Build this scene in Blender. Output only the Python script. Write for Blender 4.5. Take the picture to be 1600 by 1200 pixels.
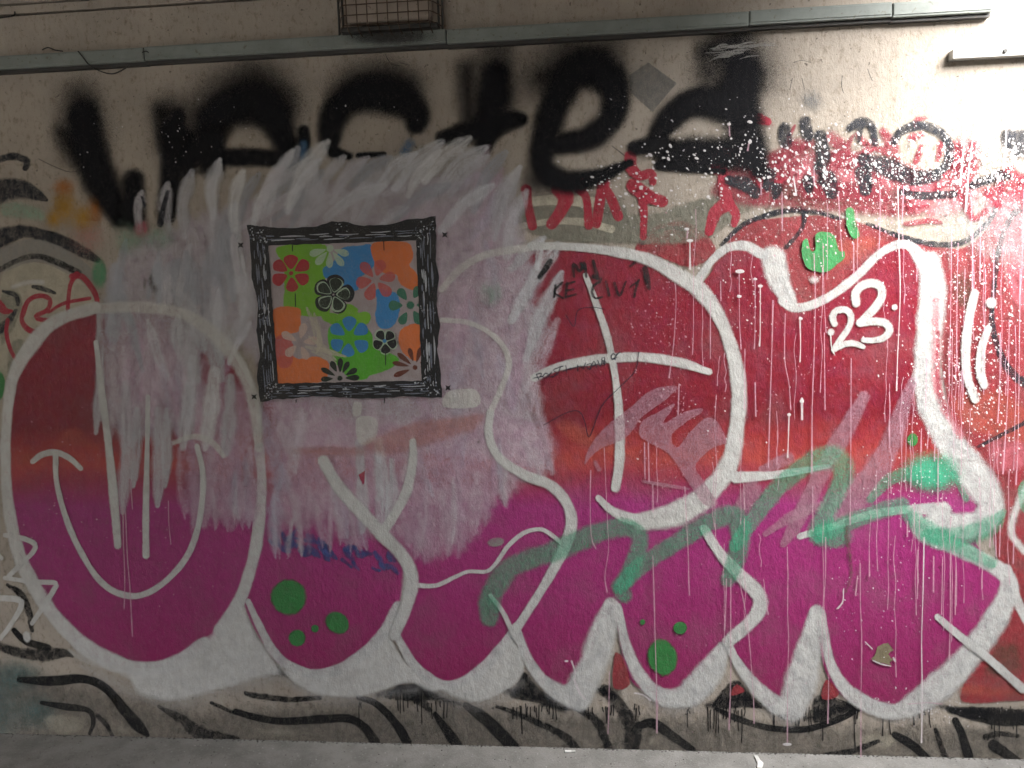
import bpy, bmesh, math, random
from mathutils import Vector, Matrix
import numpy as np
from mathutils.geometry import delaunay_2d_cdt

for o in list(bpy.data.objects): bpy.data.objects.remove(o)
scene = bpy.context.scene
COL = scene.collection
rnd = random.Random(7)

# ------------------------------------------------------------------ camera
FPX = 1256.0                                    # focal length in pixels of a 1600 px wide picture
CAM = Vector((0.0, -2.5, 1.55))
YAW, PITCH, ROLL = math.radians(5.5), math.radians(7.4), math.radians(1.72)
hr = Vector((math.cos(YAW), math.sin(YAW), 0))
hf = Vector((-math.sin(YAW), math.cos(YAW), 0))
fw = (hf * math.cos(PITCH) - Vector((0, 0, 1)) * math.sin(PITCH)).normalized()
up0 = hr.cross(fw).normalized()
cr = hr * math.cos(ROLL) - up0 * math.sin(ROLL)
cu = hr * math.sin(ROLL) + up0 * math.cos(ROLL)
cam_d = bpy.data.cameras.new('camera')
cam_d.sensor_fit = 'HORIZONTAL'; cam_d.sensor_width = 36.0
cam_d.lens = FPX / 1600 * 36.0
cam_d.clip_start = 0.02; cam_d.clip_end = 3000
cam = bpy.data.objects.new('camera', cam_d); COL.objects.link(cam)
M = Matrix.Identity(4)
for i in range(3):
    M[i][0], M[i][1], M[i][2], M[i][3] = cr[i], cu[i], -fw[i], CAM[i]
cam.matrix_world = M
scene.camera = cam

# ------------------------------------------------------------------ sky, sun, exposure
SUN_AZ, SUN_EL = math.radians(145), math.radians(42)      # azimuth clockwise from +Y
world = bpy.data.worlds.new('World'); scene.world = world; world.use_nodes = True
wt = world.node_tree; wt.nodes.clear()
sky = wt.nodes.new('ShaderNodeTexSky'); sky.sky_type = 'NISHITA'; sky.sun_disc = False
sky.sun_elevation = SUN_EL; sky.sun_rotation = SUN_AZ
sky.air_density = 1.0; sky.dust_density = 4.0; sky.ozone_density = 1.0
bg = wt.nodes.new('ShaderNodeBackground'); bg.inputs['Strength'].default_value = 0.05
wo = wt.nodes.new('ShaderNodeOutputWorld')
wt.links.new(sky.outputs[0], bg.inputs[0]); wt.links.new(bg.outputs[0], wo.inputs[0])
sd = bpy.data.lights.new('sun', 'SUN'); sd.energy = 5.0; sd.angle = math.radians(60); sd.color = (1, .99, .975)
sun = bpy.data.objects.new('sun', sd); COL.objects.link(sun)
sdir = Vector((math.sin(SUN_AZ) * math.cos(SUN_EL), math.cos(SUN_AZ) * math.cos(SUN_EL), math.sin(SUN_EL)))
sun.rotation_euler = (-sdir).to_track_quat('-Z', 'Y').to_euler()
vs = scene.view_settings
vs.view_transform = 'Standard'; vs.look = 'None'; vs.gamma = 1.0; vs.use_curve_mapping = False
vs.exposure = 2.92
cy = scene.cycles
cy.transparent_max_bounces = 48
cy.max_bounces = 6; cy.diffuse_bounces = 4; cy.glossy_bounces = 2
cy.use_denoising = True
cy.adaptive_threshold = .03
cy.sample_clamp_indirect = 6.0

# ------------------------------------------------------------------ pixel of the flat wall -> point on the wall plane (y = -h)
def P(x, y, h=0.0):
    d = fw + cr * ((x - 800) / FPX) - cu * ((y - 600) / FPX)
    t = (-h - CAM.y) / d.y
    return CAM + d * t
def PF(x, y, z=0.0):                             # the same on the floor
    d = fw + cr * ((x - 800) / FPX) - cu * ((y - 600) / FPX)
    return CAM + d * ((z - CAM.z) / d.z)

# ------------------------------------------------------------------ node helpers
class NT:
    def __init__(s, tree): s.t = tree
    def n(s, typ, **kw):
        nd = s.t.nodes.new(typ)
        for k, v in kw.items(): setattr(nd, k, v)
        return nd
    def put(s, sock, v):
        if isinstance(v, bpy.types.NodeSocket): s.t.links.new(v, sock)
        elif v is not None: sock.default_value = v
    def math(s, op, a, b=None, c=None, clamp=False):
        nd = s.n('ShaderNodeMath', operation=op, use_clamp=clamp)
        s.put(nd.inputs[0], a); s.put(nd.inputs[1], b); s.put(nd.inputs[2], c)
        return nd.outputs[0]
    def noise(s, vec, scale, detail=2, rough=.5, dist=0):
        nd = s.n('ShaderNodeTexNoise'); s.put(nd.inputs['Vector'], vec)
        nd.inputs['Scale'].default_value = scale; nd.inputs['Detail'].default_value = detail
        nd.inputs['Roughness'].default_value = rough; nd.inputs['Distortion'].default_value = dist
        return nd.outputs[0]
    def sstep(s, v, lo, hi, a=0.0, b=1.0):
        nd = s.n('ShaderNodeMapRange', interpolation_type='SMOOTHSTEP')
        s.put(nd.inputs[0], v); s.put(nd.inputs[1], lo); s.put(nd.inputs[2], hi)
        s.put(nd.inputs[3], a); s.put(nd.inputs[4], b)
        return nd.outputs[0]
    def mix(s, f, a, b, typ='MIX'):
        nd = s.n('ShaderNodeMix', data_type='RGBA', blend_type=typ)
        s.put(nd.inputs[0], f)
        for sock, v in ((nd.inputs[6], a), (nd.inputs[7], b)):
            s.put(sock, v if isinstance(v, bpy.types.NodeSocket) else (*v[:3], 1))
        return nd.outputs[2]
    def scale(s, vec, v):
        nd = s.n('ShaderNodeVectorMath', operation='MULTIPLY'); s.put(nd.inputs[0], vec); nd.inputs[1].default_value = v
        return nd.outputs[0]
    def ramp(s, f, stops):
        nd = s.n('ShaderNodeValToRGB'); s.put(nd.inputs[0], f); e = nd.color_ramp.elements
        while len(e) < len(stops): e.new(.5)
        for k, (p, c) in enumerate(stops): e[k].position = p; e[k].color = (*c[:3], 1)
        return nd.outputs[0]

# the relief of the render coat: one group used by the bare wall and by every coat of paint on it
grp = bpy.data.node_groups.new('wall_relief', 'ShaderNodeTree')
grp.interface.new_socket('Normal', in_out='OUTPUT', socket_type='NodeSocketVector')
grp.interface.new_socket('Height', in_out='OUTPUT', socket_type='NodeSocketFloat')
grp.interface.new_socket('Pits', in_out='OUTPUT', socket_type='NodeSocketFloat')
g = NT(grp); go = g.n('NodeGroupOutput')
pos = g.n('ShaderNodeNewGeometry').outputs['Position']
hh = g.noise(g.scale(pos, (1, 1, .62)), 46, 5, .74)
pit = g.sstep(g.noise(pos, 75, 2, .6, .6), .66, .74)
bmp = g.n('ShaderNodeBump'); bmp.inputs['Strength'].default_value = .6; bmp.inputs['Distance'].default_value = .006
g.put(bmp.inputs['Height'], hh)
g.put(go.inputs[0], bmp.outputs[0]); g.put(go.inputs[1], hh); g.put(go.inputs[2], pit)

def new_mat(name):
    m = bpy.data.materials.new(name); m.use_nodes = True; m.node_tree.nodes.clear()
    return m, NT(m.node_tree)
def relief(t):
    nd = t.n('ShaderNodeGroup'); nd.node_tree = grp
    return nd.outputs
def bsdf(t, col, rough, normal=None, metal=0.0, spec=.4):
    b = t.n('ShaderNodeBsdfPrincipled')
    if isinstance(col, bpy.types.NodeSocket): t.put(b.inputs['Base Color'], col)
    else: b.inputs['Base Color'].default_value = (*col, 1)
    t.put(b.inputs['Roughness'], rough); b.inputs['Metallic'].default_value = metal
    b.inputs['Specular IOR Level'].default_value = spec
    if normal is not None: t.put(b.inputs['Normal'], normal)
    return b.outputs[0]
def finish(t, sh):
    o = t.n('ShaderNodeOutputMaterial'); t.t.links.new(sh, o.inputs[0])

PM = {}
def paint(name, col, a=1.0, soft=.15, speck=.35, grain=.1, streak=0.0, var=.14, rough=.5, wob=.0, dark=None, ramp=None, rag=.16, grime=.14, spec=.4):
    """A coat of paint. 'edge' (0 at the rim, 1 inside) drives how its rim fades: soft = share of the
    half width that fades, speck = droplets in the fringe, grain = pits of the render left bare, streak = dry bristle marks."""
    m, t = new_mat('paint_' + name)
    r = relief(t)
    e = t.n('ShaderNodeAttribute', attribute_name='edge').outputs['Fac']
    p = t.n('ShaderNodeNewGeometry').outputs['Position']
    fine = t.noise(p, 520, 2, .7)
    mid = t.noise(p, 26, 4, .62)
    big = t.noise(p, 6.5, 3, .6)
    e = t.math('ADD', e, t.math('ADD', t.math('MULTIPLY', t.math('SUBTRACT', mid, .5), rag + wob), t.math('MULTIPLY', t.math('SUBTRACT', fine, .5), rag)))
    if wob: e = t.math('ADD', e, t.math('MULTIPLY', t.math('SUBTRACT', r[1], .5), wob))
    lo = t.math('MULTIPLY', t.math('SUBTRACT', fine, .25), speck * soft * 1.6)
    al = t.sstep(e, lo, t.math('ADD', lo, soft))
    if grain:
        al = t.math('MULTIPLY', al, t.math('SUBTRACT', 1.0, t.math('MULTIPLY', t.sstep(r[1], .58, .44), grain)))
    if streak:
        uv = t.n('ShaderNodeUVMap', uv_map='UVMap').outputs[0]
        st = t.noise(t.scale(uv, (.009, .16, 1)), 1.0, 3, .6)
        al = t.math('MULTIPLY', al, t.math('SUBTRACT', 1.0, t.math('MULTIPLY', t.sstep(st, .46, .66), streak)))
        st2 = t.noise(t.scale(uv, (.006, .075, 1)), 1.0, 2, .55)
    al = t.math('MULTIPLY', al, a, clamp=True)
    # thin paint is a screen of tiny droplets, each opaque, over what lies beneath
    sn = t.n('ShaderNodeVectorMath', operation='SNAP'); t.put(sn.inputs[0], p); sn.inputs[1].default_value = (.0005, .05, .0005)
    wn = t.n('ShaderNodeTexWhiteNoise', noise_dimensions='4D'); t.put(wn.inputs['Vector'], sn.outputs[0])
    t.put(wn.inputs['W'], t.math('MULTIPLY', t.n('ShaderNodeObjectInfo').outputs['Random'], 97.0))
    al = t.math('LESS_THAN', wn.outputs['Value'], al)
    if ramp:
        z = t.n('ShaderNodeSeparateXYZ'); t.put(z.inputs[0], p)
        wz = t.math('ADD', z.outputs[2], t.math('MULTIPLY', t.math('SUBTRACT', t.noise(t.scale(p, (.5, 1, 1)), 7, 3, .6), .5), .10))
        zz = t.n('ShaderNodeMapRange'); t.put(zz.inputs[0], wz); zz.inputs[1].default_value = P(800, ramp[0][0]).z; zz.inputs[2].default_value = P(800, ramp[-1][0]).z
        y0, y1 = ramp[0][0], ramp[-1][0]
        c = t.ramp(zz.outputs[0], [((y - y0) / (y1 - y0), cc) for y, cc in ramp])
    else:
        c = col
    d = dark or (tuple(v * .72 for v in col) if col else (.1, .015, .03))
    c = t.mix(t.math('MULTIPLY', t.sstep(mid, .35, .75), var * 3, clamp=True), c, d)
    if streak:
        c = t.mix(t.math('MULTIPLY', t.sstep(st2, .4, .7), .45), c, tuple(min(1, v * 1.18) for v in col))
    c = t.mix(t.math('MULTIPLY', t.sstep(big, .46, .72), grime), c, (.17, .155, .135))
    rg = t.sstep(big, .3, .7, rough - .08, rough + .1)
    sh = bsdf(t, c, rg, r[0], spec=spec)
    mx = t.n('ShaderNodeMixShader'); tr = t.n('ShaderNodeBsdfTransparent')
    t.put(mx.inputs[0], al); t.t.links.new(tr.outputs[0], mx.inputs[1]); t.t.links.new(sh, mx.inputs[2])
    finish(t, mx.outputs[0])
    PM[name] = m
    return m

# ------------------------------------------------------------------ object helpers
def tag(o, label=None, cat=None, group=None, kind=None):
    if label: o['label'] = label
    if cat: o['category'] = cat
    if group: o['group'] = group
    if kind: o['kind'] = kind
    return o
def link(name, me, mat=None, parent=None):
    o = bpy.data.objects.new(name, me); COL.objects.link(o)
    if mat: me.materials.append(mat)
    if parent: o.parent = parent
    return o
def empty(name, loc, label, cat, group=None):
    e = bpy.data.objects.new(name, None); e.empty_display_size = .05; e.location = loc; COL.objects.link(e)
    return tag(e, label, cat, group)
def box_mesh(name, lo, hi, bevel=0.0, seg=2, origin=(0, 0, 0)):
    bm = bmesh.new(); bmesh.ops.create_cube(bm, size=1)
    for v in bm.verts:
        v.co = Vector([lo[i] + (v.co[i] + .5) * (hi[i] - lo[i]) - origin[i] for i in range(3)])
    if bevel: bmesh.ops.bevel(bm, geom=bm.edges[:], offset=bevel, segments=seg, affect='EDGES', profile=.6)
    me = bpy.data.meshes.new(name); bm.to_mesh(me); bm.free()
    return me

# ---- coats of paint as thin sheets lying on the wall
LAYER = [0.0006]
def lift(d=0.000008):
    LAYER[0] += d
    return LAYER[0]
def parse(s):
    out = []; w = 10.0
    for tok in s.split():
        v = [float(q) for q in tok.split(',')]
        if len(v) > 2: w = v[2]
        out.append((v[0], v[1], w))
    return out
def catmull(pts, step=5.0, closed=False):
    if len(pts) < 3 and not closed:
        a, b = np.array(pts[0]), np.array(pts[-1]); n = max(2, int(np.hypot(*(b - a)[:2]) / step) + 1)
        return [tuple(a + (b - a) * i / (n - 1)) for i in range(n)]
    A = [np.array(p, float) for p in pts]; n = len(A); out = []
    rng = range(n) if closed else range(n - 1)
    for i in rng:
        p1, p2 = A[i], A[(i + 1) % n]
        p0 = A[(i - 1) % n] if closed or i > 0 else p1 * 2 - p2
        p3 = A[(i + 2) % n] if closed or i < n - 2 else p2 * 2 - p1
        k = max(2, int(np.hypot(*(p2 - p1)[:2]) / step))
        for j in range(k):
            u = j / k
            out.append(tuple(.5 * ((2 * p1) + (p2 - p0) * u + (2 * p0 - 5 * p1 + 4 * p2 - p3) * u * u + (3 * p1 - p0 - 3 * p2 + p3) * u ** 3)))
    if not closed: out.append(tuple(A[-1]))
    return out
class Sheet:
    """collects strokes, fills and spots drawn in picture pixels of the wall; build() makes one mesh lying on the wall"""
    def __init__(s): s.v = []; s.e = []; s.uv = []; s.f = []
    def add(s, x, y, h, e, u=0, w=0):
        s.v.append(P(x, y, h)); s.e.append(e); s.uv.append((u, w)); return len(s.v) - 1
    def stroke(s, spec, jit=.05, cap=True, step=5.0):
        pts = parse(spec) if isinstance(spec, str) else spec
        sm = catmull(pts, step); n = len(sm); h = lift()
        ph = rnd.uniform(0, 6); off = rnd.uniform(0, 500); al = 0; rows = []
        for i, (x, y, w) in enumerate(sm):
            a, b = sm[max(0, i - 1)], sm[min(n - 1, i + 1)]
            tx, ty = b[0] - a[0], b[1] - a[1]; L = math.hypot(tx, ty) or 1; tx /= L; ty /= L
            if i: al += math.hypot(x - sm[i - 1][0], y - sm[i - 1][1])
            hw = max(.6, w / 2 * (1 + jit * (math.sin(al * .045 + ph) + .6 * math.sin(al * .13 + ph * 2))))
            hi = h + .000004 * i / n
            rows.append((s.add(x - ty * -hw, y + tx * -hw, hi, 0, al + off, -hw), s.add(x, y, hi, 1, al + off, 0), s.add(x - ty * hw, y + tx * hw, hi, 0, al + off, hw), (x, y, tx, ty, hw, hi, al + off)))
        for r0, r1 in zip(rows, rows[1:]):
            s.f += [(r0[0], r1[0], r1[1], r0[1]), (r0[1], r1[1], r1[2], r0[2])]
        if cap:
            for r, sg in ((rows[0], -1), (rows[-1], 1)):
                x, y, tx, ty, hw, hi, au = r[3]; prev = r[0]
                for k in range(1, 8):
                    t = math.pi * k / 8
                    if k == 8: break
                    c, sn = -math.cos(t), math.sin(t)
                    q = s.add(x + (-ty) * hw * c + tx * hw * sn * sg, y + tx * hw * c + ty * hw * sn * sg, hi, 0, au + hw * sn * sg, hw * c)
                    s.f.append((prev, q, r[1])); prev = q
                s.f.append((prev, r[2], r[1]))
        return s
    def fill(s, spec, inset=6, smooth=True, jag=0, step=6.0, grow=0):
        pts = parse(spec) if isinstance(spec, str) else [(p[0], p[1], 0) for p in spec]
        sm = catmull(pts, step, True) if smooth else catmull_lin(pts, step)
        A = np.array([p[:2] for p in sm])
        B_ = np.roll(A, -1, 0)
        if (A[:, 0] * B_[:, 1] - B_[:, 0] * A[:, 1]).sum() < 0: A = A[::-1].copy()
        if jag: A += np.array([(rnd.uniform(-jag, jag), rnd.uniform(-jag, jag)) for _ in A])
        if grow:
            D = np.roll(A, -1, 0) - np.roll(A, 1, 0); D /= np.maximum(1e-6, np.hypot(D[:, 0], D[:, 1]))[:, None]
            A = A + np.stack((D[:, 1], -D[:, 0]), 1) * grow
        B_ = np.roll(A, -1, 0); D = np.roll(A, -1, 0) - np.roll(A, 1, 0); D /= np.maximum(1e-6, np.hypot(D[:, 0], D[:, 1]))[:, None]
        cand = [A + np.stack((-D[:, 1], D[:, 0]), 1) * inset * k for k in (1.0, .5)]
        gs = max(step * 3, inset * 1.5); lo, hi = A.min(0), A.max(0)
        gx, gy = np.meshgrid(np.arange(lo[0] + gs / 2, hi[0], gs), np.arange(lo[1] + gs / 2, hi[1], gs))
        cand.append(np.stack((gx.ravel(), gy.ravel()), 1)); C = np.concatenate(cand)
        def dist(Q):
            d = B_ - A; L2 = np.maximum(1e-9, (d ** 2).sum(1)); out = np.empty(len(Q))
            for k in range(0, len(Q), 512):
                v = Q[k:k + 512, None, :] - A[None]; u = np.clip((v * d).sum(2) / L2, 0, 1)
                out[k:k + 512] = np.sqrt(((v - u[..., None] * d) ** 2).sum(2).min(1))
            return out
        def inpoly(Q):
            r_ = np.zeros(len(Q), bool)
            for (x1, y1), (x2, y2) in zip(A, B_):
                c = ((y1 > Q[:, 1]) != (y2 > Q[:, 1])); r_ ^= c & (Q[:, 0] < (x2 - x1) * (Q[:, 1] - y1) / ((y2 - y1) or 1e-9) + x1)
            return r_
        dc = dist(C); n1_ = len(A); ok = inpoly(C) & (dc > inset * .42)
        ok[2 * n1_:] &= dc[2 * n1_:] > inset * 1.3
        C = C[ok]; dc = dc[ok]
        vv = [Vector(p) for p in np.concatenate((A, C))]
        ov, oe, of, vo, eo, fo = delaunay_2d_cdt(vv, [], [list(range(n1_))], 1, 1e-4)
        h = lift(); e_in = {}
        base = len(s.v); dd = dist(np.array([tuple(v) for v in ov]))
        for v, d in zip(ov, dd): s.add(v.x, v.y, h, min(1.0, d / inset), v.x, v.y)
        s.f += [tuple(base + k for k in f) for f in of]
        return s
    def spot(s, x, y, rx, ry=None, ang=0, n=18, raised=0.0, h=None):
        ry = ry or rx; h = lift() if h is None else h; c = s.add(x, y, h + raised, 1, x, y); ring = []
        ca, sa = math.cos(ang), math.sin(ang)
        for k in range(n):
            t = 2 * math.pi * k / n; a, b = rx * math.cos(t), ry * math.sin(t)
            ring.append(s.add(x + a * ca - b * sa, y + a * sa + b * ca, h, 0, x, y))
        for k in range(n): s.f.append((c, ring[k], ring[(k + 1) % n]))
        return s
    def petal(s, x, y, ang, r0, r1, w, tip=.65):
        """a petal pointing along ang from radius r0 to r1"""
        ca, sa = math.cos(ang), math.sin(ang); L = r1 - r0
        prof = [(0, .16), (.25, .62), (tip, 1), (.88, .72), (1, 0)]
        loop = [(x + ca * (r0 + L * t) - sa * w / 2 * k, y + sa * (r0 + L * t) + ca * w / 2 * k) for t, k in prof]
        loop += [(x + ca * (r0 + L * t) + sa * w / 2 * k, y + sa * (r0 + L * t) - ca * w / 2 * k) for t, k in reversed(prof[:-1])]
        return s.fill(loop, inset=1.0, step=2.0)
    def build(s, name, mat, thing, kind=None, label=None):
        o0 = world_of(thing)
        me = bpy.data.meshes.new(name)
        me.from_pydata([tuple(v - o0) for v in s.v], [], s.f)
        at = me.attributes.new('edge', 'FLOAT', 'POINT'); at.data.foreach_set('value', np.array(s.e, np.float32))
        ul = me.uv_layers.new(name='UVMap')
        idx = np.empty(len(me.loops), np.int32); me.loops.foreach_get('vertex_index', idx)
        ul.data.foreach_set('uv', np.array(s.uv, np.float32)[idx].ravel())
        o = link(name, me, PM[mat] if isinstance(mat, str) else mat, thing)
        if kind: o['kind'] = kind
        if label: o['label'] = label
        return o
def catmull_lin(pts, step):
    out = []
    for a, b in zip(pts, pts[1:] + pts[:1]):
        n = max(1, int(math.hypot(b[0] - a[0], b[1] - a[1]) / step))
        out += [(a[0] + (b[0] - a[0]) * k / n, a[1] + (b[1] - a[1]) * k / n, 0) for k in range(n)]
    return out
def holder(name, thing):
    e = bpy.data.objects.new(name, None); e.empty_display_size = .02; COL.objects.link(e); e.parent = thing
    return e
def world_of(o):
    v = Vector()
    while o is not None: v += Vector(o.location); o = o.parent
    return v
def strokes(name, mat, thing, *specs, **kw):
    for q in specs: o = Sheet().stroke(q, **kw).build(name, mat, thing)
    return o
def fills(name, mat, thing, *specs, **kw):
    for q in specs: o = Sheet().fill(q, **kw).build(name, mat, thing)
    return o
def signs(name, mat, thing, *specs, **kw):       # one sign made of several strokes
    if len(specs) == 1: return strokes(name, mat, thing, *specs, **kw)
    e = holder(name, thing)
    strokes('stroke', mat, e, *specs, **kw)
    return e
def art(name, x, y, label, cat, group=None):
    return empty(name, P(x, y, 0), label, cat, group)
# ------------------------------------------------------------------ the place: an underpass with an open end and unseen openings added for light
m, t = new_mat('plaster'); r = relief(t)
p = t.n('ShaderNodeNewGeometry').outputs['Position']
c = t.mix(t.sstep(t.noise(p, 5, 4, .6), .3, .7), (.40, .35, .295), (.33, .29, .248))
c = t.mix(t.sstep(t.noise(t.scale(p, (1, 1, .6)), 60, 5, .75), .5, .70), c, (.235, .195, .15))
c = t.mix(t.math('MULTIPLY', t.sstep(t.noise(t.scale(p, (1, 1, .12)), 16, 3, .6), .5, .75), .5), c, (.43, .39, .34))
c = t.mix(t.math('MULTIPLY', r[2], .75), c, (.07, .055, .045))
c = t.mix(t.math('MULTIPLY', t.sstep(t.noise(p, 260, 2, .6), .66, .72), .8), c, (.06, .05, .04))
finish(t, bsdf(t, c, .85, r[0], spec=.25)); M_PLASTER = m
m, t = new_mat('concrete_floor')
p = t.n('ShaderNodeNewGeometry').outputs['Position']
c = t.mix(t.sstep(t.noise(p, 9, 4, .65), .3, .7), (.275, .265, .25), (.19, .184, .172))
c = t.mix(t.sstep(t.noise(p, 120, 3, .7), .55, .7), c, (.30, .30, .29))
c = t.mix(t.sstep(t.noise(p, 300, 2, .6), .64, .7), c, (.07, .07, .065))
b = t.n('ShaderNodeBump'); b.inputs['Strength'].default_value = .6; b.inputs['Distance'].default_value = .004
t.put(b.inputs['Height'], t.noise(p, 160, 4, .65))
finish(t, bsdf(t, c, .8, b.outputs[0], spec=.3)); M_FLOOR = m
m, t = new_mat('old_concrete')
p = t.n('ShaderNodeNewGeometry').outputs['Position']
c = t.mix(t.sstep(t.noise(p, 4, 4, .65), .3, .7), (.34, .30, .25), (.24, .21, .18))
finish(t, bsdf(t, c, .9)); M_CONC = m
def metal_paint(name, col, rust, amt):
    m, t = new_mat(name); p = t.n('ShaderNodeNewGeometry').outputs['Position']
    c = t.mix(t.sstep(t.noise(p, 14, 4, .6), .3, .7), col, tuple(v * .8 for v in col))
    c = t.mix(t.math('MULTIPLY', t.sstep(t.noise(p, 70, 4, .7), .60, .68), amt), c, rust)
    b = t.n('ShaderNodeBump'); b.inputs['Strength'].default_value = .25; b.inputs['Distance'].default_value = .002
    t.put(b.inputs['Height'], t.noise(p, 90, 3, .6))
    finish(t, bsdf(t, c, .55, b.outputs[0])); return m
M_TRUNK = metal_paint('trunking_grey_green', (.235, .26, .24), (.12, .10, .07), .7)
M_WHITEBOX = metal_paint('pale_steel', (.55, .55, .53), (.3, .27, .22), .6)
M_RUST = metal_paint('rusty_wire', (.075, .045, .028), (.19, .085, .03), 1.0)
M_DARK = metal_paint('sooty_and_shadow_steel', (.045, .043, .04), (.1, .06, .035), .6)
M_CABLE = metal_paint('black_cable', (.018, .017, .016), (.05, .045, .04), .3)
M_LAMP = metal_paint('lamp_housing', (.36, .30, .25), (.12, .09, .06), .7)
def structure(name, lo, hi, mat, bevel=0):
    o = link(name, box_mesh(name, lo, hi, bevel), mat); o['kind'] = 'structure'; return o

ZC = 2.64                                        # underside of the roof
ZTOP = P(0, 27).z                                # top of the plastered wall
XR = 10.0   # the open end
wall = link('plaster_wall', box_mesh('plaster_wall', (-9, 0, -.3), (XR, .35, ZTOP)), M_PLASTER)
tag(wall, 'long rough beige plaster wall covered all over with graffiti', 'wall')
structure('floor', (-9, -5.0, -.3), (XR + 2.8, 0, 0), M_FLOOR)
strip = link('ledge_strip', box_mesh('ledge_strip', (-9, -.004, ZTOP + .006), (XR, .35, P(0, 11).z)), M_PLASTER); strip['kind'] = 'structure'
beam = link('roof_beam', box_mesh('roof_beam', (-9, -.012, P(0, 11).z + .004), (XR, .35, ZC + .02)), M_PLASTER); beam['kind'] = 'structure'
# roof in four slabs round an unseen opening, added to light the wall's top right
HX0, HX1, HY0, HY1 = 1.24, 2.7, -1.5, -.12
structure('ceiling', (-9, -5.0, ZC), (HX0, .0, ZC + .16), M_CONC)
structure('ceiling_end', (HX1, -5.0, ZC), (XR, .0, ZC + .16), M_CONC)
structure('ceiling_front', (HX0, -5.0, ZC), (HX1, HY0, ZC + .16), M_CONC)
structure('ceiling_back', (HX0, HY1, ZC), (HX1, .0, ZC + .16), M_CONC)
# unseen opposite side, with an opening added for fill light above a parapet, between piers
structure('light_opening_sill', (-9, -5.3, -.3), (XR, -5.0, .85), M_CONC)
structure('light_opening_lintel', (-9, -5.3, 2.35), (XR, -5.0, ZC + .16), M_CONC)
structure('wall_opposite', (.2, -5.3, .85), (XR, -5.0, 2.35), M_CONC)
structure('wall_opposite_end', (-9, -5.3, .85), (-5.5, -5.0, 2.35), M_CONC)
structure('wall_end', (-9.3, -5.3, -.3), (-9.0, .35, ZC + .16), M_CONC)
m, t = new_mat('outdoor_ground'); p = t.n('ShaderNodeNewGeometry').outputs['Position']
finish(t, bsdf(t, t.mix(t.noise(p, .7, 5, .6), (.09, .09, .085), (.16, .155, .14)), .9))
me = bpy.data.meshes.new('ground'); me.from_pydata([(-400, -400, -.31), (400, -400, -.31), (400, 400, -.31), (-400, 400, -.31)], [], [(0, 1, 2, 3)])
link('ground', me, m)['kind'] = 'structure'

# ------------------------------------------------------------------ cable trunking along the wall, in sections
RD = .032
zt, zb = P(800, 39, RD).z, P(800, 63, RD).z
joints = [-3.2, P(-430, 80).x, P(233, 80).x, P(700, 55).x, P(1167, 40).x, P(1388, 25).x, P(1542, 18).x]
tr = empty('cable_trunking', (joints[1], 0, zb), 'long grey green metal cable trunking running along the top of the wall', 'trunking')
for k, (a, b) in enumerate(zip(joints, joints[1:])):
    o = (joints[1], 0, zb); dz = (.0, .0, .0015, -.001, .001, -.0015)[k]
    sec = link('trunking_section', box_mesh('trunking_section', (a + .0012, -RD + .0, zb + dz + .003), (b - .0012, 0, zt + dz), .0022, 2, o), M_TRUNK, tr)
    link('trunking_lid', box_mesh('trunking_lid', (a + .003, -RD - .0022, zb + dz + .009), (b - .003, -RD + .001, zt + dz - .004), .001, 1, o), M_TRUNK, sec)
    link('trunking_shadow_strip', box_mesh('trunking_shadow_strip', (a, -RD + .012, zb + dz - .007), (b, 0, zb + dz + .004), 0, 1, o), M_DARK, sec)  # dark strip standing in for the shadow line below the trunking
# second, pale trunking at the right
z2t, z2b = P(1540, 74, .03).z, P(1540, 89, .03).z; x2 = P(1489, 82, .03).x
sb = empty('pale_trunking', (x2, 0, z2b), 'short end of a pale steel trunking with a bolt, in the glare at right', 'trunking')
link('trunking_section', box_mesh('pale_section', (x2, -.03, z2b), (3.4, 0, z2t), .002, 2, (x2, 0, z2b)), M_WHITEBOX, sb)
bp = P(1570, 80, .03)
bm = bmesh.new(); bmesh.ops.create_cone(bm, cap_ends=True, segments=12, radius1=.006, radius2=.005, depth=.006, matrix=Matrix.Translation(Vector((bp.x - x2, -.033, bp.z - z2b))) @ Matrix.Rotation(math.pi / 2, 4, 'X'))
me = bpy.data.meshes.new('bolt'); bm.to_mesh(me); bm.free(); link('bolt', me, M_DARK, sb)

def tube(name, pts, rad, mat, parent=None, res=3):
    cu_ = bpy.data.curves.new(name, 'CURVE'); cu_.dimensions = '3D'; cu_.bevel_depth = rad; cu_.bevel_resolution = res
    sp = cu_.splines.new('POLY'); o0 = Vector(parent.location) if parent else Vector()
    sp.points.add(len(pts) - 1)
    for q, v in zip(sp.points, pts): q.co = (*(Vector(v) - o0), 1)
    tmp = bpy.data.objects.new('tmp', cu_); COL.objects.link(tmp)
    dg = bpy.context.evaluated_depsgraph_get(); me = bpy.data.meshes.new_from_object(tmp.evaluated_get(dg)); me.name = name
    bpy.data.objects.remove(tmp); me.materials.clear()
    return link(name, me, mat, parent)
def wire(name, spec, h, rad, mat, parent=None):
    return tube(name, [P(x, y, h) for x, y, w in catmull(parse(spec), 4)], rad, mat, parent)
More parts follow.
